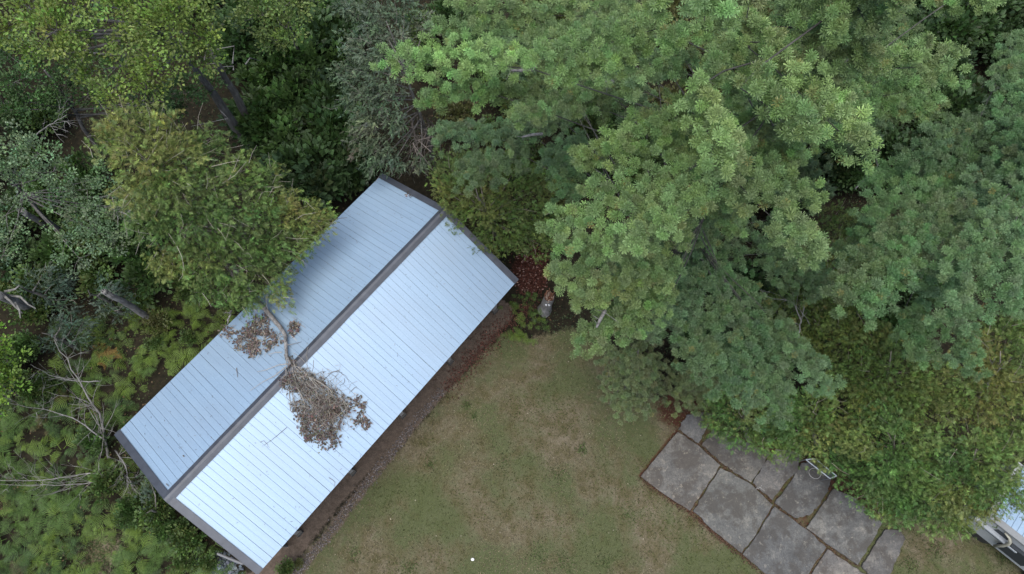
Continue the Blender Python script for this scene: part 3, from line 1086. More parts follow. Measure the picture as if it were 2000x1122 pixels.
broadleaf('aspen_tree', 'grey green aspen with fine round leaves near the left edge', (135, 470),
          [(35, 285, 46, 7.6), (75, 300, 46, 7.6), (105, 335, 46, 7.4), (40, 345, 48, 7.4), (150, 415, 44, 6.6), (190, 455, 46, 6.4), (225, 420, 40, 6.6), (130, 470, 40, 6.2), (155, 505, 34, 6.0),
           (12, 420, 42, 6.8), (250, 385, 40, 6.4), (275, 410, 34, 6.2), (5, 500, 30, 6.0), (20, 470, 30, 6.2), (110, 385, 36, 6.6), (225, 470, 34, 6.0), (170, 370, 40, 6.6), (205, 345, 36, 6.4), (0, 320, 40, 7.4)],
          (.135, .205, .105), .085, 980, r0=.11, sub=.2)
broadleaf('maple_sapling', 'vivid green leafy sapling cut by the left edge below the broken snag', (30, 770),
          [(-5, 670, 38, 3.2), (15, 705, 34, 3.0), (5, 750, 38, 2.8), (-15, 720, 40, 3.2), (20, 735, 26, 2.7), (-10, 800, 30, 2.4)],
          (.130, .215, .035), .12, 700, r0=.05)


# bare twigs for crowns that show them
def bare_branch(name, label, cat, pts, r0, r1, nside, slen, mat, group=None, grav=-.1, root=None, rg=rng, spread=1.0, fine=2):
    """a dead branch or thin dead tree: stem and side branches, each side branch a part"""
    pts = np.asarray(pts, float)
    if root is None:
        root = thing(name, label, cat, pts[0], group)
    m = MB()
    tt = np.linspace(0, 1, len(pts))
    ts = np.linspace(0, 1, 14)
    P = np.stack([np.interp(ts, tt, pts[:, i]) for i in range(3)], -1) + rg.normal(0, r0 * .5, (14, 3)) * np.minimum(1, ts * 5)[:, None]
    R = np.linspace(r0, r1, 14)
    m.tube(P, R, 7)
    m.build('stem', mat, root, True)
    for i in range(nside):
        k = rg.integers(2, 13)
        ax = unit(P[min(13, k + 1)] - P[k - 1])
        d = unit(ax * .8 + unit(rg.normal(size=3)) * spread + UP * grav)
        l = slen * rg.uniform(.4, 1.1)
        q = P[k]
        b = MB()
        pp = [q]
        for j in range(4):
            d = unit(d + rg.normal(0, .16, 3))
            pp.append(pp[-1] + d * l / 4)
        pp = np.array(pp)
        pp[:, 2] = np.maximum(pp[:, 2], .05)
        b.tube(pp, np.linspace(R[k] * .38, .003, 5), 5)
        for f in range(fine):
            j = rg.integers(1, 4)
            e = pp[j] + unit(d + rg.normal(0, .6, 3)) * l * rg.uniform(.2, .5)
            e[2] = max(.05, e[2])
            b.tube([pp[j], (pp[j] + e) / 2 + rg.normal(0, .03, 3), e], [.009, .006, .003], 3, cap=False)
        b.build('branch', mat, root)
    return root


# ------------------------------------------------------------------ cedars
def cedar(label, base_px, h, lobes, col, group, top_px=None, size=.26, dens=520, twigs=26, cols=None, bark=M_CBARK, mat=M_CEDAR, name='cedar_tree', tmpl=CSPRAY, up=.25, droop=.0, twcol=(.26, .23, .19)):
    B = at(*base_px)
    T = at(top_px[0], top_px[1], h) if top_px else B + UP * h
    root = thing(name, label, 'tree', B, group)
    m = MB()
    tp = trunk_pts(B - UP * .3, T, 9, .05)
    m.tube(tp, np.linspace(.11, .012, 9), 8)
    m.build('trunk', bark, root, True)
    tw = MB()
    for px, py, r, z in lobes:
        C = at(px, py, z)
        R = r * pxm(px, py, z)
        ns = int(dens * R * R)
        ng_ = max(3, ns // 9)
        dg = unit(rng.normal(size=(ng_, 3)) + UP * .4)
        cg = C + dg * R * [1, 1, .75] * rng.random((ng_, 1)) ** .4
        ac = unit(cg - np.array([B[0] + (T[0] - B[0]) * z / h, B[1] + (T[1] - B[1]) * z / h, z]))
        k = 9
        P = cg[:, None] + rng.normal(0, .13, (ng_, k, 3))
        out = unit(ac[:, None] * .8 + dg[:, None] * .5 + rng.normal(size=(ng_, k, 3)) * .8 + UP * (up - droop))
        nrm = unit(UP * .6 + dg[:, None] * .5 + rng.normal(size=(ng_, k, 3)) * .6)
        c_ = np.asarray(col if cols is None else cols[rng.integers(len(cols))])
        cl = tintn(rng, c_, ng_, .18, .09)
        cl = np.repeat(cl[:, None], k, 1) * np.exp(rng.normal(0, .2, (ng_, k, 1)))
        mm = MB()
        mm.inst(tmpl, P.reshape(-1, 3), frames_xz(out.reshape(-1, 3), nrm.reshape(-1, 3)), size * rng.uniform(.6, 1.2, ng_ * k), cl.reshape(-1, 3))
        zz = np.clip(z - R * .6, .3, h * .95)
        O = B + (T - B) * zz / h
        l = MB()
        l.tube([O, (O + C) / 2 + rng.normal(0, .06, 3), C + (C - O) * .15], [.035, .024, .008], 5)
        bo = l.build('bough', bark, root, True)
        mm.build('foliage', mat, bo)
        for q in range(max(1, int(twigs / len(lobes)))):
            s_ = C + rng.normal(0, R * .4, 3)
            e_ = s_ + unit(unit(C - O) + rng.normal(0, .7, 3)) * R * rng.uniform(.6, 1.2) + UP * R * .25
            tw.tube([s_, (s_ + e_) / 2 + rng.normal(0, .05, 3), e_], [.008, .006, .003], 3, twcol, cap=False)
    if tw.n:
        tw.build('bare_twigs', M_TWIG, root, kind='stuff')
    return root


CED_Y = [(.122, .178, .048), (.108, .168, .048), (.092, .150, .042), (.150, .180, .050)]
cedar('yellowish cedar leaning out over the upper left roof edge', (480, 565), 9.0,
      [(240, 255, 44, 9.4), (310, 250, 44, 9.0), (275, 310, 52, 9.2), (345, 300, 50, 8.6), (400, 285, 40, 7.6), (265, 380, 46, 8.6), (330, 370, 56, 8.4), (400, 360, 54, 7.8), (465, 340, 46, 6.8),
       (520, 350, 34, 6.0), (290, 440, 44, 7.6), (355, 440, 56, 7.4), (430, 430, 58, 7.0), (500, 410, 50, 6.4), (565, 410, 44, 5.8), (610, 430, 34, 5.4), (335, 510, 40, 6.2), (395, 510, 52, 6.2),
       (465, 500, 54, 5.8), (535, 480, 48, 5.4), (590, 470, 36, 5.2), (410, 565, 36, 5.0), (470, 565, 40, 4.8), (530, 540, 42, 4.9), (545, 580, 26, 4.6), (490, 590, 26, 4.4), (215, 290, 30, 9.0), (640, 428, 16, 5.2)],
      None, None, (285, 310), .19, 900, 230, CED_Y, twcol=(.30, .27, .23))
CED_N = [(.100, .145, .036), (.084, .130, .034), (.116, .15, .038)]
cedar('olive cedar beside the upper right gable of the metal roofed shed', (985, 480), 6.6,
      [(880, 330, 40, 5.4), (940, 330, 42, 5.4), (1000, 340, 42, 5.0), (1050, 370, 40, 4.6), (890, 385, 38, 4.8), (945, 400, 46, 4.8), (1005, 410, 46, 4.4), (1055, 430, 36, 4.0), (950, 455, 36, 4.0),
       (1010, 465, 36, 3.6), (870, 365, 26, 4.6), (900, 430, 22, 4.4), (965, 480, 22, 3.6), (1055, 480, 26, 3.4)],
      None, None, (930, 370), .18, 900, 24, CED_N)
CED_R = [(.098, .168, .042), (.082, .150, .040), (.115, .176, .046), (.132, .170, .048), (.070, .130, .036)]
row = [
    ('cedar at the left end of the hedge touching the second patio slab', (1470, 860), 3.6, (1450, 800), [(1410, 800, 32, 2.6), (1440, 835, 34, 2.4), (1480, 850, 36, 2.5), (1390, 820, 22, 2.2), (1520, 870, 32, 2.4), (1460, 800, 34, 3.0), (1510, 830, 36, 3.0), (1420, 845, 22, 2.0)]),
    ('cedar hanging over the white framed rack on the patio', (1600, 870), 4.4, (1590, 800), [(1550, 820, 40, 3.6), (1600, 800, 44, 3.8), (1590, 850, 38, 3.2), (1560, 870, 30, 2.8), (1640, 840, 40, 3.4), (1630, 880, 34, 2.9), (1650, 920, 30, 2.4), (1540, 790, 36, 3.6), (1610, 905, 18, 2.5)]),
    ('broad cedar between the white framed rack and the corner roof', (1740, 940), 5.2, (1750, 850), [(1680, 860, 44, 4.2), (1720, 820, 48, 4.6), (1700, 920, 40, 3.4), (1740, 890, 48, 4.2), (1690, 965, 34, 2.8), (1740, 960, 42, 3.2), (1790, 920, 46, 4.0), (1790, 860, 46, 4.4), (1760, 1000, 32, 2.6), (1800, 975, 40, 3.0), (1720, 990, 26, 2.4)]),
    ('cedar drooping over the ribbed roof in the lower right corner', (1880, 950), 5.4, (1910, 880), [(1840, 1010, 36, 2.8), (1850, 960, 42, 3.6), (1850, 900, 46, 4.4), (1890, 990, 40, 3.2), (1910, 940, 46, 4.0), (1910, 880, 46, 4.6), (1960, 920, 44, 4.4), (1970, 960, 36, 3.8), (1925, 985, 30, 3.4), (1870, 1025, 24, 2.5), (1960, 870, 44, 4.6), (1810, 1015, 26, 2.4), (1990, 985, 22, 3.4)]),
    ('yellowest cedar on the right edge with rusty sprays', (1900, 800), 7.0, (1960, 690), [(1920, 680, 40, 5.6), (1960, 650, 40, 5.6), (1980, 700, 44, 5.6), (1930, 730, 46, 5.4), (1890, 750, 42, 5.0), (1970, 760, 46, 5.2), (1920, 800, 44, 4.8), (1980, 820, 44, 4.8), (1860, 800, 44, 4.6), (1990, 640, 30, 5.6)]),
    ('darker cedar between the low pine boughs and the hedge row', (1720, 800), 6.2, (1740, 690), [(1640, 640, 44, 4.8), (1690, 660, 46, 5.0), (1740, 690, 48, 5.2), (1670, 700, 44, 4.8), (1650, 740, 40, 4.6), (1700, 740, 46, 4.8), (1760, 750, 46, 4.8), (1690, 790, 46, 4.4), (1740, 800, 48, 4.4), (1800, 780, 46, 4.6), (1810, 730, 42, 4.8), (1610, 600, 40, 4.6), (1660, 590, 36, 4.8)]),
    ('cedar showing bare grey branches below the pale hanging pine tips', (1560, 640), 5.6, (1600, 540), [(1560, 570, 36, 4.2), (1600, 545, 40, 4.6), (1520, 600, 36, 4.0), (1590, 610, 40, 4.2), (1500, 650, 34, 3.8), (1550, 650, 38, 3.8), (1640, 500, 40, 4.8), (1680, 480, 40, 4.8), (1640, 440, 40, 4.8), (1600, 690, 36, 3.8), (1700, 530, 40, 4.6)]),
]
for i, (lab, bp, h, tp, lobes) in enumerate(row):
    cols = CED_R if i != 4 else [(.110, .160, .042), (.140, .158, .044), (.092, .145, .038)]
    if i >= 5:
        cols = [(.085, .128, .032), (.075, .118, .030), (.10, .135, .034)]
    cedar(lab, bp, h, lobes, None, 'cedars in the row right of the patio', tp, .18, 980, 30 if i != 6 else 70, cols)

# ------------------------------------------------------------------ hemlock, spruce saplings
HEM = [(.076, .108, .062), (.068, .100, .056), (.086, .106, .062)]
cedar('grey green hemlock with drooping sprays above the far gable', (855, 330), 9.6,
      [(690, 20, 40, 7.6), (740, 40, 44, 7.8), (790, 20, 40, 7.8), (720, 90, 46, 7.2), (770, 80, 44, 7.4), (690, 140, 40, 6.4), (740, 140, 46, 6.8), (780, 130, 34, 6.6), (710, 190, 42, 6.0), (760, 185, 40, 6.2),
       (675, 195, 26, 5.6), (720, 240, 36, 5.4), (765, 240, 36, 5.4), (700, 270, 26, 4.8), (740, 290, 30, 4.8), (770, 315, 26, 4.4), (735, 325, 22, 4.2), (820, 320, 22, 4.4), (680, 90, 26, 6.8), (830, 50, 30, 7.4)],
      None, None, (760, 40), .24, 720, 50, HEM, M_BARK, M_HEM, 'hemlock_tree', HSPRAY, .1, .55, (.24, .21, .19))
db = MB()
hr = thing('dead_bough', 'tangle of bare brown boughs hanging under the grey green hemlock', 'branch', at(858, 300, 1.0))
for k in range(46):
    s_ = at(rng.uniform(800, 850), rng.uniform(230, 300), rng.uniform(3, 5))
    e_ = at(rng.uniform(770, 860), rng.uniform(250, 350), rng.uniform(2.2, 4.2))
    md = (s_ + e_) / 2 + rng.normal(0, .15, 3) + UP * .2
    db.tube([s_, md, e_], [.02, .013, .004], 4, np.array([.105, .09, .08]) * rng.uniform(.6, 1.5), cap=False)
db.build('twigs', M_TWIG, hr, kind='stuff')

SPR = [(.055, .085, .055), (.05, .08, .05)]
for lab, bp, h, lobes in (
    ('dark bluish spruce sapling left of the leaning grey snag', (240, 610), 2.6, [(225, 580, 32, 1.4), (215, 560, 22, 2.2), (250, 600, 26, 1.0), (205, 595, 24, 1.0)]),
    ('dark spruce sapling right of the broken snag at the left edge', (120, 600), 2.8, [(100, 560, 34, 1.6), (80, 540, 26, 2.2), (130, 585, 28, 1.2), (60, 570, 26, 1.4)]),
    ('small spruce between the broken snag and the bent dead birch', (150, 680), 2.2, [(140, 640, 30, 1.4), (120, 625, 22, 1.8), (160, 660, 26, 1.0), (110, 665, 26, 1.0)]),
    ('spruce sapling beside the lower left gable corner', (330, 1000), 1.8, [(290, 935, 22, 1.3), (310, 960, 24, 1.0), (300, 985, 20, .8)]),
):
    cedar(lab, bp, h, lobes, None, None, None, .26, 420, 4, SPR, M_BARK, M_HEM, 'spruce_sapling', HSPRAY, .1, .2)

# ------------------------------------------------------------------ snags, dead wood
def snag(label, b, t, h, r0, r1, mat=M_SNAG, name='snag', jag=.12, sides=12):
    B = at(*b) - UP * .2
    T = at(*t, h)
    root = thing(name, label, 'dead tree', B)
    m = MB()
    n = 9
    tt = np.linspace(0, 1, n)
    P = trunk_pts(B, T, n, .02)
    m.tube(P, np.linspace(r0, r1, n), sides)
    ax = unit(T - B)
    for k in range(7):
        a = k / 7 * 6.283
        x = unit(np.cross(ax, [.3, .2, .9]))
        y = np.cross(ax, x)
        o = T + (x * math.cos(a) + y * math.sin(a)) * r1 * .78
        m.tube([o - ax * .08, o + ax * jag * rng.uniform(.2, 1.2)], [r1 * .3, r1 * .1], 5)
    m.build('trunk', mat, root, True)
    return root


snag('broken grey snag leaning among ferns beside the upper left roof edge', (303, 625), (204, 570), 3.9, .14, .10)
sn = snag('thick snag with white lichened limbs at the left edge', (80, 612), (-10, 572), 3.4, .2, .15)
for k, pts in enumerate([[(20, 578, 2.6), (40, 580, 3.0), (55, 595, 3.0), (70, 603, 2.8)], [(5, 575, 3.0), (22, 590, 3.2), (30, 600, 3.1), (44, 612, 2.9)], [(30, 592, 3.0), (38, 606, 3.1), (40, 622, 3.0)], [(10, 570, 3.0), (30, 565, 3.3), (38, 558, 3.4)]]):
    b = MB()
    b.tube([at(*p) for p in pts], np.linspace(.05, .02, len(pts)), 6)
    b.build('limb', M_BIRCH, sn)
snag('dark leaning trunk under the grey green aspen', (105, 448), (40, 412), 2.6, .13, .11)

st = thing('tree_stump', 'tall weathered stump with rotten red brown top by the lawn edge', 'stump', at(1064, 606))
S0 = at(1064, 606)
m = MB()
n = 14
a = np.linspace(0, 6.283, n, endpoint=False)
hs = [0, .25, .6, 1.1, 1.5, 1.75]
rr = [.30, .25, .22, .215, .21, .205]
V = []
for h_, r_ in zip(hs, rr):
    for q in a:
        r__ = r_ * (1 + .08 * math.sin(3 * q + h_) + rng.normal(0, .03))
        V.append(S0 + [r__ * math.cos(q) + .03 * h_, r__ * math.sin(q), h_ - .06])
Q = [[i * n + j, i * n + (j + 1) % n, (i + 1) * n + (j + 1) % n, (i + 1) * n + j] for i in range(5) for j in range(n)]
m.add(V, quads=Q)
m.build('trunk', M_SNAG, st, True)
m = MB()
for k in range(46):
    q, rad = rng.uniform(0, 6.283), .19 * math.sqrt(rng.random())
    o = S0 + [rad * math.cos(q) + .05, rad * math.sin(q), 1.55]
    hh = rng.uniform(.12, .45) * (1.3 if math.sin(q) > .2 else .7)
    cl_ = np.array([.16, .075, .045]) * rng.uniform(.6, 1.4) if rng.random() < .6 else np.array([.30, .22, .17]) * rng.uniform(.7, 1.2)
    m.tube([o, o + UP * hh + rng.normal(0, .03, 3)], [.045, .018], 5, cl_)
m.build('rotten_top', M_TWIG, st)
m = MB()
for k in range(5):
    o = S0 + [rng.uniform(-.08, .10), -.215, 1.1 + rng.uniform(0, .4)]
    m.inst(OCT, o[None], frames(np.array([[0, -1., .2]]), rng), np.array([rng.uniform(.03, .06)]), np.array([[.55, .55, .56]]))
m.build('bracket_fungus', M_PLASTIC, st)

bare_branch('dead_birch', 'bent pale dead birch stem left of the lower roof corner', 'dead tree',
            [at(212, 895, .1), at(205, 850, .8), at(190, 805, 1.4), at(168, 765, 1.9), at(138, 715, 2.5), at(105, 665, 3.0)], .055, .012, 22, 1.7, M_BIRCH, grav=-.05)
bare_branch('fallen_branch', 'pale bare fallen branch lying level at the left below the birch', 'branch',
            [at(225, 928, .5), at(170, 925, .8), at(110, 935, .9), at(40, 940, .8), at(-30, 938, .7)], .026, .006, 16, 1.6, M_BIRCH, grav=-.05, spread=.5)
bare_branch('fallen_branch', 'thin fallen branch with upturned fork just under the level one', 'branch',
            [at(215, 932, .4), at(190, 943, .6), at(140, 946, .7), at(70, 950, .6), at(-10, 945, .5)], .024, .006, 14, 1.5, M_BIRCH, grav=-.05, spread=.5)
bare_branch('dead_brush', 'tangled grey brush piled against the lower left gable end', 'branch',
            [at(225, 880, .3), at(240, 900, .8), at(250, 930, .9), at(262, 960, .5)], .03, .01, 26, 1.3, M_SNAG, grav=-.05, fine=3)
bare_branch('dead_branch', 'dead branch arching left from the bent birch over the ferns', 'branch',
            [at(195, 745, 1.0), at(150, 745, 1.2), at(100, 735, 1.2), at(60, 712, 1.1)], .025, .006, 10, 1.2, M_SNAG, grav=-.05)
bare_branch('dead_branch', 'fine bare branches spreading left below the arching dead branch', 'branch',
            [at(205, 860, .9), at(150, 820, 1.2), at(90, 800, 1.1), at(20, 790, 1.0)], .028, .006, 18, 1.5, M_SNAG, grav=-.05)
bare_branch('dead_branch', 'bare grey twigs standing up out of the aspen crown', 'branch',
            [at(70, 265, 6.8), at(95, 245, 7.4), at(130, 225, 8.0)], .025, .008, 9, 1.0, M_SNAG, grav=.1)
bare_branch('dead_branch', 'curved bare branches at the inner edge of the aspen crown', 'branch',
            [at(205, 405, 6.4), at(240, 415, 6.9), at(275, 440, 7.0), at(290, 450, 6.8)], .025, .006, 9, .9, M_SNAG, grav=0)
bare_branch('dead_branch', 'white dead limb hanging at the upper left eave', 'branch',
            [at(452, 607, 3.6), at(448, 618, 3.7), at(443, 632, 3.6)], .035, .015, 3, .4, M_BIRCH)
bare_branch('dead_branch', 'bare branches fanning below the blue green low pine boughs', 'branch',
            [at(1560, 660, 4.4), at(1565, 625, 4.8), at(1550, 590, 5.0), at(1500, 580, 4.9)], .028, .008, 12, 1.3, M_SNAG, grav=0)
bare_branch('dead_branch', 'bare branches in the dark gap right of the pine', 'branch',
            [at(1670, 370, 4.0), at(1690, 350, 4.4), at(1730, 325, 4.6)], .03, .008, 8, 1.2, M_SNAG, grav=0)
bare_branch('dead_branch', 'forked grey branch poking from the cedars at the right edge', 'branch',
            [at(1915, 770, 4.8), at(1935, 740, 5.4), at(1970, 705, 5.6)], .03, .008, 8, 1.0, M_SNAG, grav=0)

# ------------------------------------------------------------------ fallen limb and debris on the roof
fb = thing('fallen_limb', 'fallen limb draped across the roof ridge ending in dead brown leaves', 'branch', on_roof(563, 680))
m = MB()
lp = [at(455, 520, 4.3), at(480, 556, 4.15), on_roof(505, 588, .22), on_roof(530, 618, .2), on_roof(552, 644, .17), on_roof(562, 660, .15), on_roof(563, 685, .14), on_roof(565, 702, .16), on_roof(572, 716, .16)]
m.tube(lp, np.array([.10, .10, .10, .095, .09, .075, .065, .06, .045]) * .88, 9)
for k_ in range(9):
    i_ = rng.integers(1, 8)
    o_ = lp[i_] * .6 + lp[i_ - 1] * .4
    m.tube([o_, o_ + rng.normal(0, .13, 3) + UP * .05, o_ + rng.normal(0, .24, 3) + UP * .06], [.024, .014, .005], 4)
m.build('limb', M_SNAG, fb, True)
m = MB()
hub = on_roof(568, 708, .16)
def blob_px(rg):
    while True:
        x, y = rg.normal(0, 1, 2)
        if x * x + y * y < 3:
            break
    return 624 + x * 38 + y * 9, 790 + y * 42 + x * 6
tw_ends = []
for k in range(270):
    ex, ey = blob_px(rng)
    z = abs(rng.normal(.10, .07)) + .02
    E_ = on_roof(ex, ey, z)
    if k < 95:
        f = rng.uniform(0, .45)
        S_ = hub * (1 - f) + E_ * f + rng.normal(0, .06, 3)
    else:
        bx, by = blob_px(rng)
        S_ = on_roof(ex + rng.normal(0, 18), ey - abs(rng.normal(0, 22)), abs(rng.normal(.12, .08)) + .02)
    t = np.linspace(0, 1, 6)[:, None]
    side = rng.normal(0, .17, 3) * [1, 1, .3]
    pp = S_ * (1 - t) + E_ * t + side * np.sin(t * math.pi) + rng.normal(0, .018, (6, 3)) + UP * np.sin(t * math.pi) * .04
    r_ = rng.uniform(.004, .010) if k > 22 else rng.uniform(.012, .020)
    m.tube(pp, np.linspace(r_, r_ * .4, 6), 4, np.array([.225, .205, .178]) * rng.uniform(.4, 1.5), cap=False)
for pts in ([(568, 712), (545, 715), (520, 725), (505, 728)], [(560, 718), (540, 735), (515, 748), (490, 765)], [(575, 725), (600, 745), (625, 770), (650, 810)], [(570, 705), (585, 720), (612, 738), (630, 757)], [(552, 690), (540, 690), (525, 695)]):
    P_ = np.array([on_roof(*p, .06) for p in pts])
    m.tube(P_, np.linspace(.014, .005, len(P_)), 4, (.36, .32, .27))
m.build('twigs', M_TWIG, fb, kind='stuff')


def leaf_scatter(m, centers, n, size=.10, zmax=.10, place=on_roof, col=(.112, .092, .078), rg=rng):
    ce = np.array(centers, float)
    w = ce[:, 2] ** 2
    idx = rg.choice(len(ce), n, p=w / w.sum())
    # patchy: leaves gather round a few sub-centres
    sub = ce[idx][:, :2] + 0
    nsub = 9
    subs = ce[:, None, :2] + np.clip(rg.normal(0, .55, (len(ce), nsub, 2)), -1, 1) * ce[:, None, 2:3]
    pick = rg.integers(0, nsub, n)
    q = subs[idx, pick] + rg.normal(0, .26, (n, 2)) * ce[idx][:, 2:3]
    P = np.array([place(x, y, rg.uniform(.01, zmax)) for x, y in q])
    ax = unit(rg.normal(size=(n, 3)) * [1, 1, .4])
    nr = unit(UP + rg.normal(size=(n, 3)) * .55)
    c = tintn(rg, col, n, .32, .10)
    m.inst(OAKDEAD, P, frames_xz(ax, nr), size * rg.uniform(.6, 1.35, n), c)


m = MB()
leaf_scatter(m, [(600, 760, 26), (640, 780, 30), (615, 800, 32), (650, 810, 30), (630, 835, 28), (600, 830, 20), (575, 745, 16), (565, 755, 12), (655, 790, 22), (640, 860, 16), (585, 800, 14), (610, 850, 12)], 2300, zmax=.14)
leaf_scatter(m, [(568, 700, 8), (572, 715, 10), (560, 745, 10), (590, 730, 8)], 120, .08, .15)
m.build('dead_leaves', M_DEADLEAF, fb, kind='stuff')


def leaf_heap(label, cen, n, size=.10, zmax=.08, twn=0):
    m = MB()
    leaf_scatter(m, cen, n, size, zmax)
    for k in range(twn):
        c = cen[rng.integers(len(cen))]
        x, y = c[0] + rng.normal(0, c[2] * .6), c[1] + rng.normal(0, c[2] * .6)
        an = rng.uniform(0, 6.283)
        l = rng.uniform(6, 16)
        m.tube([on_roof(x, y, .06), on_roof(x + math.cos(an) * l * .5 + 1, y + math.sin(an) * l * .5, .08), on_roof(x + math.cos(an) * l, y + math.sin(an) * l, .04)], [.010, .008, .004], 3, np.array([.36, .32, .27]) * rng.uniform(.6, 1.2), cap=False)
    o = m.build('leaf_litter', M_DEADLEAF, None, kind='stuff')
    return tag(o, label, 'leaves')


leaf_heap('large drift of dead brown leaves on the upper slope left of the limb', [(500, 655, 24), (515, 638, 16), (490, 675, 18), (470, 672, 12), (497, 690, 12), (520, 650, 12), (542, 662, 9), (505, 630, 10), (530, 680, 8)], 1050, .095, .09, 80)
leaf_heap('small heap of dead leaves at the upper left eave', [(446, 650, 11), (438, 655, 8), (453, 645, 7)], 90, .09, .06, 10)
leaf_heap('clump of dead leaves caught against the right side of the limb', [(576, 645, 10), (578, 636, 7), (572, 655, 6)], 110, .10, .14, 10)
leaf_heap('two brown leaf patches on the lower slope right of the twig fan', [(690, 785, 13), (705, 800, 12), (678, 775, 8), (712, 820, 12), (700, 828, 10), (718, 828, 8)], 260, .10, .07, 12)
leaf_heap('rusty leaves lodged along the upper right gable trim', [(934, 476, 5), (940, 483, 5), (926, 468, 4), (795, 378, 5), (803, 383, 4)], 46, .08, .03)

sp_ = MB()
for k in range(230):
    e_, q_ = rng.uniform(-BL / 2 + .3, BL / 2 - .3), rng.uniform(.25, SL - .05)
    s_ = rng.choice([-1, 1])
    d_ = slope_dir(s_)
    N_ = np.cross(d_, BU)
    N_ = N_ if N_[2] > 0 else -N_
    o_ = barn_pt(e_, 0, HE + RISE) + d_ * q_ + N_ * .012
    a_ = rng.uniform(0, 6.283)
    v_ = (BU * math.cos(a_) + d_ * math.sin(a_)) * rng.uniform(.02, .09)
    sp_.tube([o_, o_ + v_ * .5 + N_ * .006, o_ + v_], [.004, .005, .003], 3, np.array([.10, .08, .06]) * rng.uniform(.5, 2.2), cap=False)
tag(sp_.build('needle_litter', M_TWIG), 'tiny needles and bark crumbs sprinkled over the metal roof', 'needles', kind='stuff')

TWIG_SPOTS = [
    ('thin forked twig above the right end of the twig fan', [(622, 752), (640, 735), (650, 726), (668, 728)], .008),
    ('long curved twig arching beyond the twig fan', [(640, 730), (660, 725), (676, 735), (682, 748)], .006),
    ('short dark twig on the lower slope nearer the ridge', [(685, 765), (692, 758), (696, 756)], .010),
    ('dark twig with a bud standing off below the leaf patches', [(656, 850), (662, 862), (664, 870), (668, 876)], .011),
    ('sharp black stick on the upper slope below the leaf drift', [(463, 720), (464, 728), (465, 738)], .013),
    ('thin twig running downhill left of the twig fan', [(560, 835), (545, 848), (530, 860), (515, 870)], .008),
    ('curly twig lying far left of the twig fan', [(508, 864), (515, 861), (522, 868), (524, 874)], .007),
    ('hooked twig near the eave above the lawn', [(642, 933), (650, 938), (654, 942), (653, 950)], .008),
    ('small dark stick beside the ridge cap lower end', [(326, 946), (331, 951)], .014),
    ('dark speck of bark on the upper slope', [(359, 891), (361, 893)], .022),
]
for lab, pts, r_ in TWIG_SPOTS:
    m = MB()
    m.tube([on_roof(*p, .035) for p in pts], np.linspace(r_, r_ * .5, len(pts)), 5, np.array([.09, .075, .06]) * rng.uniform(.8, 1.8))
    o = m.build('twig', M_TWIG)
    tag(o, lab, 'twig', 'loose twigs on the roof')

# ------------------------------------------------------------------ things by the patio
# white framed rack
rk = thing('metal_rack', 'low white framed rack with dark panels half under the cedar', 'rack', at(1608, 925))
zr = .75
c4 = [at(1574, 898, zr), at(1621, 935, zr), at(1634, 930, zr), at(1592, 896, zr)]
m = MB()
for i, j in ((0, 1), (1, 2), (2, 3), (3, 0)):
    m.tube([c4[i], c4[j]], [.022, .022], 6, (.45, .48, .51))
m.build('top_frame', M_PAINT, rk)
for p in c4:
    m = MB()
    m.tube([p, [p[0], p[1], -.05]], [.016, .016], 6, (.12, .125, .13))
    m.build('leg', M_PAINT, rk)
def lerp4(u, v, dz=0.0):
    p = (c4[0] * (1 - u) + c4[1] * u) * (1 - v) + (c4[3] * (1 - u) + c4[2] * u) * v
    return p + UP * dz
for nm, (u0, u1, v0, v1), dz, cl in (('dark_panel', (.03, .52, .05, .95), -.03, (.02, .024, .032)), ('mesh_panel', (.60, .97, .05, .95), -.05, (.045, .052, .052)), ('centre_box', (.50, .66, .15, .85), -.012, (.085, .082, .10))):
    m = MB()
    P_ = [lerp4(u0, v0, dz), lerp4(u1, v0, dz), lerp4(u1, v1, dz), lerp4(u0, v1, dz)]
    m.prism(P_, P_[0][2] - (.25 if nm == 'centre_box' else .02), P_[0][2], .004, cl)
    m.build(nm, M_PLASTIC, rk)
m = MB()
ph = np.linspace(0, 6.283, 25)
cc_ = at(1592, 925, .06)
m.tube(np.stack([cc_[0] + .24 * np.cos(ph), cc_[1] + .2 * np.sin(ph), cc_[2] + .03 * np.sin(2 * ph)], -1), [.014] * 25, 5, (.26, .25, .23), cap=False)
o = m.build('wire_hoop', M_PAINT)
tag(o, 'wire hoop lying on the dark slab in front of the rack', 'hoop')
m = MB()
for k in range(5):
    c_ = at(1483 + rng.normal(0, 3), 952 + rng.normal(0, 3), .05)
    m.tube([c_, c_ + rng.normal(0, .06, 3) * [1, 1, .1], c_ + rng.normal(0, .10, 3) * [1, 1, .1]], [.008, .007, .004], 4, (.36, .35, .33))
o = m.build('pale_twigs', M_TWIG)
tag(o, 'few pale bits of twig on the slab left of the round cornered slab', 'twig')
m = MB()
v_ = at(923, 1093, .0)
ph = np.linspace(0, 2 * math.pi, 10, endpoint=False)
V = [v_ + [0, 0, -.04]]
for lv in (-.5, 0, .5):
    for q in ph:
        V.append(v_ + [.055 * math.cos(lv) * math.cos(q) * 1.2, .055 * math.cos(lv) * math.sin(q), .055 * math.sin(lv) + .0])
V.append(v_ + [0, 0, .055])
T = [[0, 1 + (k + 1) % 10, 1 + k] for k in range(10)] + [[31, 21 + k, 21 + (k + 1) % 10] for k in range(10)]
Q = [[1 + r * 10 + k, 1 + r * 10 + (k + 1) % 10, 11 + r * 10 + (k + 1) % 10, 11 + r * 10 + k] for r in (0, 1) for k in range(10)]
m.add(V, tris=T, quads=Q, col=(.8, .8, .78))
o = m.build('white_ball', M_PLASTIC, smooth=True)
tag(o, 'small white ball on the lawn near the bottom edge', 'ball')

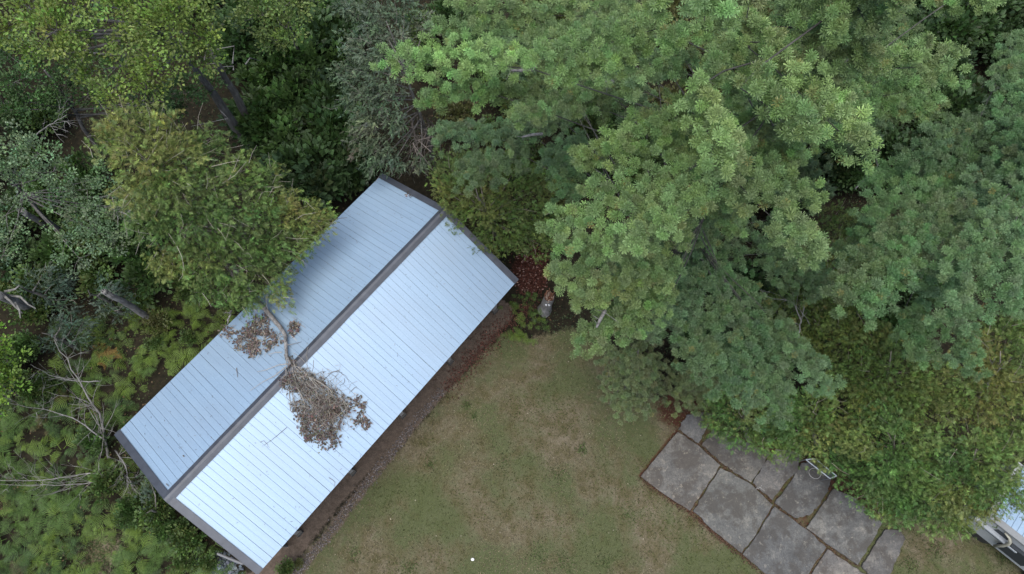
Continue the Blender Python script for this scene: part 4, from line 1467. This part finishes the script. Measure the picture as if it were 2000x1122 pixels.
# trailer / camper corner, lower right
cz = 2.3
e1 = at(1944, 1006, cz)
e2 = at(2000, 1050, cz)
ux = unit((e2 - e1) * [1, 1, 0])                            # along its lower-left side
vx = np.array([-ux[1], ux[0], 0])                          # away over the roof
tr = thing('camper_trailer', 'parked camper with ribbed pale roof in the lower right corner', 'camper', e1 * [1, 1, 0])
LT, WT = 4.6, 2.3
sw = .215
m = MB()
prof = [(0, 0), (sw - .03, 0), (sw - .024, .02), (sw - .006, .02), (sw, 0)]
V = []
for r in np.linspace(0, WT, 4):
    for x, h_ in prof:
        V.append(ux * x + vx * r + UP * h_)
k = len(prof)
m.add(V, quads=[[i * k + j, i * k + j + 1, (i + 1) * k + j + 1, (i + 1) * k + j] for i in range(3) for j in range(k - 1)])
me = m.mesh('roof_panel', M_ROOF)
for i in range(int(LT / sw)):
    o = bpy.data.objects.new('roof_panel', me)
    COL.objects.link(o)
    o.parent = tr
    o.location = Vector(ux * (i * sw) + UP * cz)
def cam_box(nm, x0, x1, y0, y1, z0, z1, cl, mat=M_PAINT):
    m = MB()
    m.box(e1 * [1, 1, 0] + ux * x0 + vx * y0 + UP * z0, ux * (x1 - x0), vx * (y1 - y0), UP * (z1 - z0), cl)
    return m.build(nm, mat, tr)
cam_box('roof_edge', -.22, LT, -.24, -.003, cz - .10, cz + .012, (.17, .175, .175))
cam_box('body', -.18, LT, -.19, WT, .55, cz - .104, (.30, .31, .31))
cam_box('side_rail', -.20, 1.5, -.36, -.197, 1.62, 1.70, (.26, .28, .30))
cam_box('window', .50, 1.02, -.205, -.196, 1.25, 1.95, (.02, .025, .03), M_PLASTIC)
cam_box('window', 1.18, 2.2, -.33, -.196, 1.0, 1.8, (.02, .025, .03), M_PLASTIC)
m = MB()
pp = [e1 * [1, 1, 0] + ux * x + vx * y + UP * z for x, y, z in ((.62, -.24, 2.14), (.85, -.27, 2.1), (1.0, -.31, 1.98), (1.08, -.34, 1.8), (1.10, -.38, 1.5), (1.1, -.40, 1.1))]
m.tube(pp, [.03, .05, .06, .065, .065, .06], 8, (.26, .25, .20))
m.build('curved_pillar', M_PAINT, tr, True)
for x in (.9, 3.2):
    m = MB()
    c_ = e1 * [1, 1, 0] + ux * x + UP * .36
    ph = np.linspace(0, 6.283, 17)[:-1]
    m.tube([c_ - vx * .16, c_ + vx * .08], [.36, .36], 20, (.025, .025, .026))
    m.build('wheel', M_PLASTIC, tr)

# pole and stone heap by the lower corner
m = MB()
m.tube([at(425, 1082, .6), at(475, 1102, 1.1)], [.045, .045], 8, (.17, .17, .175))
o = m.build('pole', M_PAINT)
tag(o, 'pale pole leaning out from under the bottom gable end', 'pole')
m = MB()
n = 420
x_ = 428 + rng.normal(0, 20, n)
y_ = 1106 + rng.normal(0, 12, n)
p_ = np.array([at(a_, b_, max(0, .45 - .02 * math.hypot(a_ - 428, (b_ - 1106) * 1.3)) * rng.random()) for a_, b_ in zip(x_, y_)])
m.inst(OCT, p_, frames(rng.normal(size=(n, 3)), rng), rng.uniform(.04, .11, n), tintn(rng, (.10, .115, .13), n, .35, .05))
tag(m.build('stone_heap', M_STONE, kind='stuff'), 'dark blue grey stone heap under the bottom gable end', 'stones')

# ------------------------------------------------------------------ ferns
def frond_mesh(seed, bend, L=1.0):
    r = np.random.default_rng(seed)
    m = MB()
    npin = 11
    for i in range(npin):
        t = .22 + .78 * i / npin
        x = L * (t - .10 * bend * t * t)
        z = L * (.55 * t - .62 * bend * t * t)
        for s in (-1, 1):
            l = L * .36 * (1 - (i / npin)) ** .8 + .03
            fw = .32 + r.normal(0, .05)
            tip = [x + l * fw, s * l, z - l * .18 + r.normal(0, .02)]
            w_ = L * .0155
            mid = [x + l * fw * .5 + w_ * .3, s * l * .5, z - l * .03]
            m.add([[x - w_ * .6, 0, z], [x + w_, 0, z], [mid[0] + w_ * .7, mid[1], mid[2]], tip, [mid[0] - w_ * .7, mid[1], mid[2]]], tris=[[0, 1, 2], [0, 2, 4], [4, 2, 3]],
                  col=np.array([1, 1, 1]) * r.uniform(.85, 1.15))
    m.tube([[0, 0, 0], [.4 * L, 0, .2 * L], [.9 * L, 0, L * (.5 - .55 * bend)]], [.012, .009, .004], 3, (.8, .8, .5), cap=False)
    return m


def fern_mats():
    out = []
    for nm, c in (('fern_light', (.104, .170, .026)), ('fern_mid', (.068, .130, .026)), ('fern_dark', (.044, .090, .024)), ('fern_gold', (.26, .17, .045)), ('fern_brown', (.095, .085, .032))):
        m, nt, bs = new_mat(nm)
        a = node(nt, 'ShaderNodeAttribute', attribute_name='tint')
        oi = node(nt, 'ShaderNodeObjectInfo')
        v = ramp(nt, oi.outputs['Random'], [(0, (.72, .72, .72)), (1, (1.3, 1.25, 1.2))])
        c1 = mix(nt, 1.0, a.outputs['Color'], c, 'MULTIPLY')
        c1 = mix(nt, 1.0, c1, v, 'MULTIPLY')
        c1 = alb(nt, c1)
        nt.links.new(c1, bs.inputs['Base Color'])
        bs.inputs['Roughness'].default_value = .6
        bs.inputs['Specular IOR Level'].default_value = .25
        tr_ = node(nt, 'ShaderNodeBsdfTranslucent')
        nt.links.new(c1, tr_.inputs['Color'])
        mx = node(nt, 'ShaderNodeMixShader')
        mx.inputs[0].default_value = .25
        nt.links.new(bs.outputs[0], mx.inputs[1])
        nt.links.new(tr_.outputs[0], mx.inputs[2])
        nt.links.new(mx.outputs[0], nt.nodes['Material Output'].inputs['Surface'])
        out.append(m)
    return out


FM = fern_mats()
fern_me = [[frond_mesh(10 + i, .7 + .25 * i).mesh('frond', m) for i in range(4)] for m in FM]


_st = MB()
_st.tube([[0, 0, -.3], [.01, 0, .5], [0, 0, 1.0]], [.014, .012, .009], 5, (.10, .12, .04))
fern_stem = _st.mesh('stem', M_TWIG)


def fern(px, py, size, kind, label, group, nfr=None, z=0.0):
    B = at(px, py)
    B[2] = -.05
    z = rng.uniform(.05, .42)
    root = thing('fern', label, 'fern', B, group)
    st_ = bpy.data.objects.new('stem', fern_stem)
    COL.objects.link(st_)
    st_.parent = root
    st_.scale = (1, 1, z + .12)
    n = nfr or rng.integers(7, 11)
    a0 = rng.uniform(0, 6.283)
    for k in range(n):
        o = bpy.data.objects.new('frond', fern_me[kind][rng.integers(4)])
        COL.objects.link(o)
        o.parent = root
        o.location = (0, 0, z)
        o.location = (rng.normal(0, .16), rng.normal(0, .16), z + rng.normal(0, .05))
        o.rotation_euler = (rng.normal(0, .2), rng.normal(-.05, .22), a0 + k * 6.283 / n + rng.normal(0, .75))
        s = size * rng.uniform(.6, 1.25)
        o.scale = (s, s, s)


FG = 'bracken ferns in the clearing left of the shed'
for px, py, s, lab in ((1012, 655, .62, 'large bright fern with long fronds at the corner of the lawn'), (1042, 632, .42, 'fern just right of the large bright fern'), (1030, 668, .36, 'small fern below the right fern at the lawn corner'),
                       (1005, 606, .50, 'fern at the upper right eave corner of the shed'), (1058, 640, .40, 'fern below the weathered stump'), (1035, 612, .40, 'fern left of the weathered stump'),
                       (1020, 590, .36, 'shaded fern between the stump and the red leaf patch'), (1045, 585, .34, 'small dark fern behind the weathered stump')):
    fern(px, py, s, 0 if 'bright' in lab or 'right' in lab else 1, lab, 'ferns around the weathered stump')
LEFT = [(120, 640), (330, 520), (440, 640), (410, 670), (235, 835), (225, 900), (330, 990), (430, 1080), (470, 1150), (-40, 1150), (-40, 820), (90, 760)]
cnt = 0
gold = [(205, 690), (212, 700)]
for gx, gy in gold:
    fern(gx, gy, .5, 3, 'golden yellow fern standing out among the green bracken' if cnt == 0 else 'second golden fern touching the brightest golden one', None)
    cnt += 1
pts_used = []
tries = 0
LP = np.array(LEFT, float)
while len(pts_used) < 170 and tries < 20000:
    tries += 1
    px, py = rng.uniform(-40, 470), rng.uniform(520, 1150)
    if not in_poly(LP, np.array([px]), np.array([py]))[0]:
        continue
    if any((px - a_) ** 2 + (py - b_) ** 2 < 22 ** 2 for a_, b_ in pts_used):
        continue
    p = at(px, py)
    if abs((p - BC) @ BN) < 3.4 and abs((p - BC) @ BU) < 6.7:
        continue
    if math.hypot(px - 200, (py - 1085) * 1.2) < 45:
        continue
    pts_used.append((px, py))
    zone_bright = py < 800 and px > 180
    kd = rng.choice([0, 1, 2, 4], p=[.62, .26, .08, .04]) if zone_bright else rng.choice([0, 1, 2, 4], p=[.22, .48, .24, .06])
    fern(px, py, rng.uniform(.48, .80), int(kd), {0: 'yellow green bracken fern', 1: 'mid green bracken fern', 2: 'dark green bracken fern', 4: 'browned dying bracken fern'}[int(kd)] + ' on the clearing floor left of the shed', FG + (' browned' if kd == 4 else ''))

# ------------------------------------------------------------------ shrubs and ground cover of the forest floor
SHV = []
for v, (cl, sz) in enumerate([((.055, .10, .028), .15), ((.045, .085, .026), .14), ((.07, .115, .03), .13), ((.038, .070, .024), .16), ((.085, .095, .03), .12)]):  # the darker greens have forest shade painted into the leaf colour
    m = MB()
    r_ = np.random.default_rng(50 + v)
    for q in range(5):
        leaf_lobe(m, np.array([r_.normal(0, .4), r_.normal(0, .4), r_.uniform(.6, 1.3)]), r_.uniform(.45, .7), 210, sz * 1.2, cl, LEAF, sub=.3, rg=r_)
    SHV.append(m.mesh('leaf_mass', M_LEAF))
STM = MB()
for q in range(5):
    STM.tube([[0, 0, -.2], [rng.normal(0, .2), rng.normal(0, .2), .5], [rng.normal(0, .45), rng.normal(0, .45), 1.2]], [.02, .015, .006], 4, (.16, .13, .1))
STM_ME = STM.mesh('stem', M_TWIG)


def shrub(px, py, s, v, label, group, z=0):
    r = thing('shrub', label, 'shrub', at(px, py), group)
    for nm, me in (('leaf_mass', SHV[v]), ('stem', STM_ME)):
        o = bpy.data.objects.new(nm, me)
        COL.objects.link(o)
        o.parent = r
        o.scale = (s, s, s * rng.uniform(.85, 1.2))
        o.rotation_euler = (0, 0, rng.uniform(0, 6.283))


zones = [
    ([(430, 20), (640, 0), (690, 60), (640, 200), (690, 330), (740, 345), (640, 400), (560, 340), (500, 230)], 48, 42, (1.0, 1.9), (0, 1, 3), 'dark leafy undergrowth in the shaded gap above the shed', 'shrubs in the shaded gap above the shed'),
    ([(0, 240), (200, 260), (240, 420), (330, 520), (240, 600), (60, 560), (0, 520)], 20, 50, (.8, 1.3), (0, 2, 3), 'low leafy undergrowth beneath the aspen and cedar on the left', 'shrubs under the aspen'),
    ([(820, 0), (1050, 0), (1400, 0), (1600, 0), (1560, 200), (1300, 330), (1180, 400), (1080, 480), (960, 520), (850, 300)], 62, 46, (.8, 1.4), (2, 4, 1), 'olive undergrowth below the long left pine boughs', 'shrubs under the long boughs'),
    ([(1560, 0), (2020, 0), (2020, 300), (1800, 320), (1650, 400), (1550, 300)], 48, 46, (.9, 1.7), (1, 3, 3), 'dark undergrowth in the shade beyond the pines at upper right', 'shrubs beyond the pines'),
    ([(1250, 300), (1700, 260), (1900, 560), (1650, 700), (1450, 780), (1300, 700)], 40, 52, (.8, 1.3), (1, 3), 'dark undergrowth beneath the pines and cedars', 'undergrowth beneath the pines'),
    ([(200, 830), (250, 930), (330, 1000), (450, 1100), (330, 1100), (180, 940)], 9, 40, (.45, .8), (0, 2), 'green bush beside the lower left gable end', 'bushes along the gable end'),
    ([(0, 560), (110, 600), (120, 760), (60, 860), (0, 840)], 8, 40, (.5, .8), (0, 2), 'low bush near the left edge beside dead branches', 'bushes at the left edge'),
    ([(330, 540), (440, 600), (480, 590), (380, 690), (280, 690)], 5, 40, (.4, .7), (2, 4), 'leafy bush between the cedar and the ferns', 'bushes below the cedar'),
]
SHTMPL = []
for me in SHV:
    v_ = np.zeros(len(me.vertices) * 3, np.float32)
    me.vertices.foreach_get('co', v_)
    f_ = np.zeros(len(me.loops), np.int32)
    me.loops.foreach_get('vertex_index', f_)
    c_ = np.zeros(len(me.vertices) * 4, np.float32)
    me.color_attributes['tint'].data.foreach_get('color', c_)
    SHTMPL.append((v_.reshape(-1, 3).astype(float), f_.reshape(-1, 3), c_.reshape(-1, 4)[:, :3].astype(float)))
for poly, n, sep_, (s0, s1), vs, lab, grp in zones:
    used, tr_ = [], 0
    P_ = np.array(poly, float)
    mass = MB()
    while len(used) < n and tr_ < 4000:
        tr_ += 1
        px, py = rng.uniform(P_[:, 0].min(), P_[:, 0].max()), rng.uniform(P_[:, 1].min(), P_[:, 1].max())
        if not in_poly(P_, np.array([px]), np.array([py]))[0] or any((px - a_) ** 2 + (py - b_) ** 2 < (sep_ * .55) ** 2 for a_, b_ in used):
            continue
        p = at(px, py)
        if abs((p - BC) @ BN) < 4.0 and abs((p - BC) @ BU) < 7.2:
            continue
        used.append((px, py))
        sc, vi = rng.uniform(s0, s1), vs[rng.integers(len(vs))]
        if n > 15:
            tv, tf, tc = SHTMPL[vi]
            an = rng.uniform(0, 6.283)
            ca, sa = math.cos(an), math.sin(an)
            mass.add(tv @ np.array([[ca, sa, 0], [-sa, ca, 0], [0, 0, 1]]) * sc + p, tris=tf, col=tc)
        else:
            shrub(px, py, sc, vi, lab, grp)
    if mass.n:
        tag(mass.build('undergrowth', M_LEAF, kind='stuff'), lab, 'undergrowth')
shrub(560, 1108, .42, 2, 'small light green bush at the bottom corner of the shed', None)
shrub(585, 1100, .22, 4, 'tiny pale leaved sprout right of the small light green bush', None)

# low leafy cover over the forest floor
gc = MB()
n = 170000
P = np.stack([rng.uniform(-26, 28, n), rng.uniform(-2.5, 28, n)], -1)
bn_, bu_ = (P - BC[:2]) @ BN[:2], (P - BC[:2]) @ BU[:2]
ok = ~in_poly(LAWN, P[:, 0], P[:, 1]) & ~((np.abs(bn_) < 3.3) & (np.abs(bu_) < 6.6))
ok &= dist_line(EAVE, P[:, 0], P[:, 1]) > .9
ok &= np.hypot(P[:, 0] - REDP[0], P[:, 1] - REDP[1]) > 1.0
ok &= ~in_poly(W([(1320, 790), (1240, 930), (1450, 1090), (1560, 1160), (1800, 1160), (1790, 1010), (1600, 880), (1400, 790)]), P[:, 0], P[:, 1])
ok &= rng.random(n) < np.clip((fbm(P[:, 0], P[:, 1], 1.5) - .37) * 2.8, .06, 1)
ok &= dist_line(REDL, P[:, 0], P[:, 1]) > .55
P = P[ok]
n = len(P)
zz = rng.random(n) ** 1.5 * .55 * (.5 + fbm(P[:, 0], P[:, 1], .9))
wl = ((P[:, 0] < -7) & (P[:, 1] < 12))[:, None]
col = np.where(wl, [.052, .078, .018], [.036, .060, .020]) * np.exp(rng.normal(0, .3, (n, 1)))
brown = rng.random(n) < .14
col[brown] = np.array([.12, .075, .035])
gc.inst(LEAF, np.c_[P, zz - .03], frames_xz(rng.normal(size=(n, 3)) * [1, 1, .3], UP + rng.normal(size=(n, 3)) * .45), rng.uniform(.035, .095, n), col)
tag(gc.build('ground_cover', M_LEAF), 'low leafy plants and seedlings covering the forest floor', 'undergrowth', kind='stuff')

# the woods go on outside the picture
wd_ = MB()
FR = W([(0, 0), (2000, 0), (2000, 1122), (0, 1122)])
wr = np.random.default_rng(77)
nw = 0
while nw < 150:
    x, y = wr.uniform(-44, 46), wr.uniform(-4, 50)
    if y < 4 and x > -18:
        continue
    h_ = wr.uniform(4, 13)
    px_c = (np.array([x, y, h_]) - [0, 0, CAM_H]) @ RC
    qx, qy = 1000 + FOCAL * px_c[0] / -px_c[2], 561 - FOCAL * px_c[1] / -px_c[2]
    mg = 3.2 * FOCAL / -px_c[2]
    p0 = (np.array([x, y, 0.]) - [0, 0, CAM_H]) @ RC
    bx_, by_ = 1000 + FOCAL * p0[0] / -p0[2], 561 - FOCAL * p0[1] / -p0[2]
    if -mg < qx < 2000 + mg and -mg < qy < 1122 + mg or (-60 < bx_ < 2060 and -60 < by_ < 1180):
        continue
    for k in range(5):
        leaf_lobe(wd_, np.array([x, y, h_ * wr.uniform(.35, 1)]) + wr.normal(0, .9, 3) * [1, 1, 0], wr.uniform(1.2, 2.0), 130, .5, np.array([.075, .12, .04]) * np.exp(wr.normal(0, .2)), LEAF, sub=.6, per=10, rg=wr)
    wd_.tube([[x, y, -.2], [x, y, h_]], [.2, .05], 6, (.05, .045, .04))
    nw += 1
tag(wd_.build('woods', M_LEAF, kind='stuff'), 'woods carrying on around the clearing', 'woods')

# dead red-brown leaves: patch by the stump, along the lawn edge, in the patio joints
rl = MB()
n = 1500
q = rng.normal(0, 1, (n, 2)) * [15, 24] + [1037, 528]
P = np.array([at(x, y, 0) for x, y in q])
P[:, 2] = rng.uniform(-.04, .16, n)
rl.inst(OAKDEAD, P, frames_xz(rng.normal(size=(n, 3)) * [1, 1, .3], UP + rng.normal(size=(n, 3)) * .5), rng.uniform(.07, .13, n), np.where(rng.random((n, 1)) < .14, [.22, .14, .115], [.075, .028, .020]) * np.exp(rng.normal(0, .35, (n, 1))))
tag(rl.build('leaf_litter', M_DEADLEAF, kind='stuff'), 'heap of dark red dead leaves between the gable corner and the stump', 'leaves')
rl = MB()
n = 1300
seg = rng.integers(0, len(REDL) - 1, n)
t = rng.random((n, 1))
P = REDL[seg] * (1 - t) + REDL[seg + 1] * t + rng.normal(0, .26, (n, 3)) * [1, 1, 0]
P[:, 2] = rng.uniform(-.045, .0, n)
rl.inst(OAKDEAD, P, frames_xz(rng.normal(size=(n, 3)) * [1, 1, .2], UP + rng.normal(size=(n, 3)) * .3), rng.uniform(.04, .09, n), np.array([.075, .032, .024]) * np.exp(rng.normal(0, .4, (n, 1))))
tag(rl.build('leaf_litter', M_DEADLEAF, kind='stuff'), 'reddish dead leaves strewn along the lawn edge beside the dirt strip', 'leaves')
rl = MB()
n = 900
joint = W([(1325, 841), (1368, 871), (1410, 908), (1470, 945), (1511, 984), (1575, 1033), (1615, 1070), (1680, 1107)])
seg = rng.integers(0, len(joint) - 1, n)
t = rng.random((n, 1))
P = joint[seg] * (1 - t) + joint[seg + 1] * t + rng.normal(0, .05, (n, 3)) * [1, 1, 0]
j2 = W([(1251, 934), (1300, 972), (1349, 1003), (1400, 1046), (1449, 1086), (1500, 1127)])
seg = rng.integers(0, len(j2) - 1, n)
P2 = j2[seg] * (1 - t) + j2[seg + 1] * t + rng.normal(0, .07, (n, 3)) * [1, 1, 0]
P3 = np.array([at(1330 + rng.normal(0, 18), 797 + rng.normal(0, 10)) for _ in range(500)])
P = np.vstack([P, P2, P3])
n = len(P)
P[:, 2] = rng.uniform(-.05, .0, n)
rl.inst(OAKDEAD, P, frames_xz(rng.normal(size=(n, 3)) * [1, 1, .2], UP + rng.normal(size=(n, 3)) * .3), rng.uniform(.03, .07, n), np.array([.070, .042, .028]) * np.exp(rng.normal(0, .4, (n, 1))))
tag(rl.build('leaf_litter', M_DEADLEAF, kind='stuff'), 'rust coloured needles and leaves gathered in the slab joints', 'leaves')
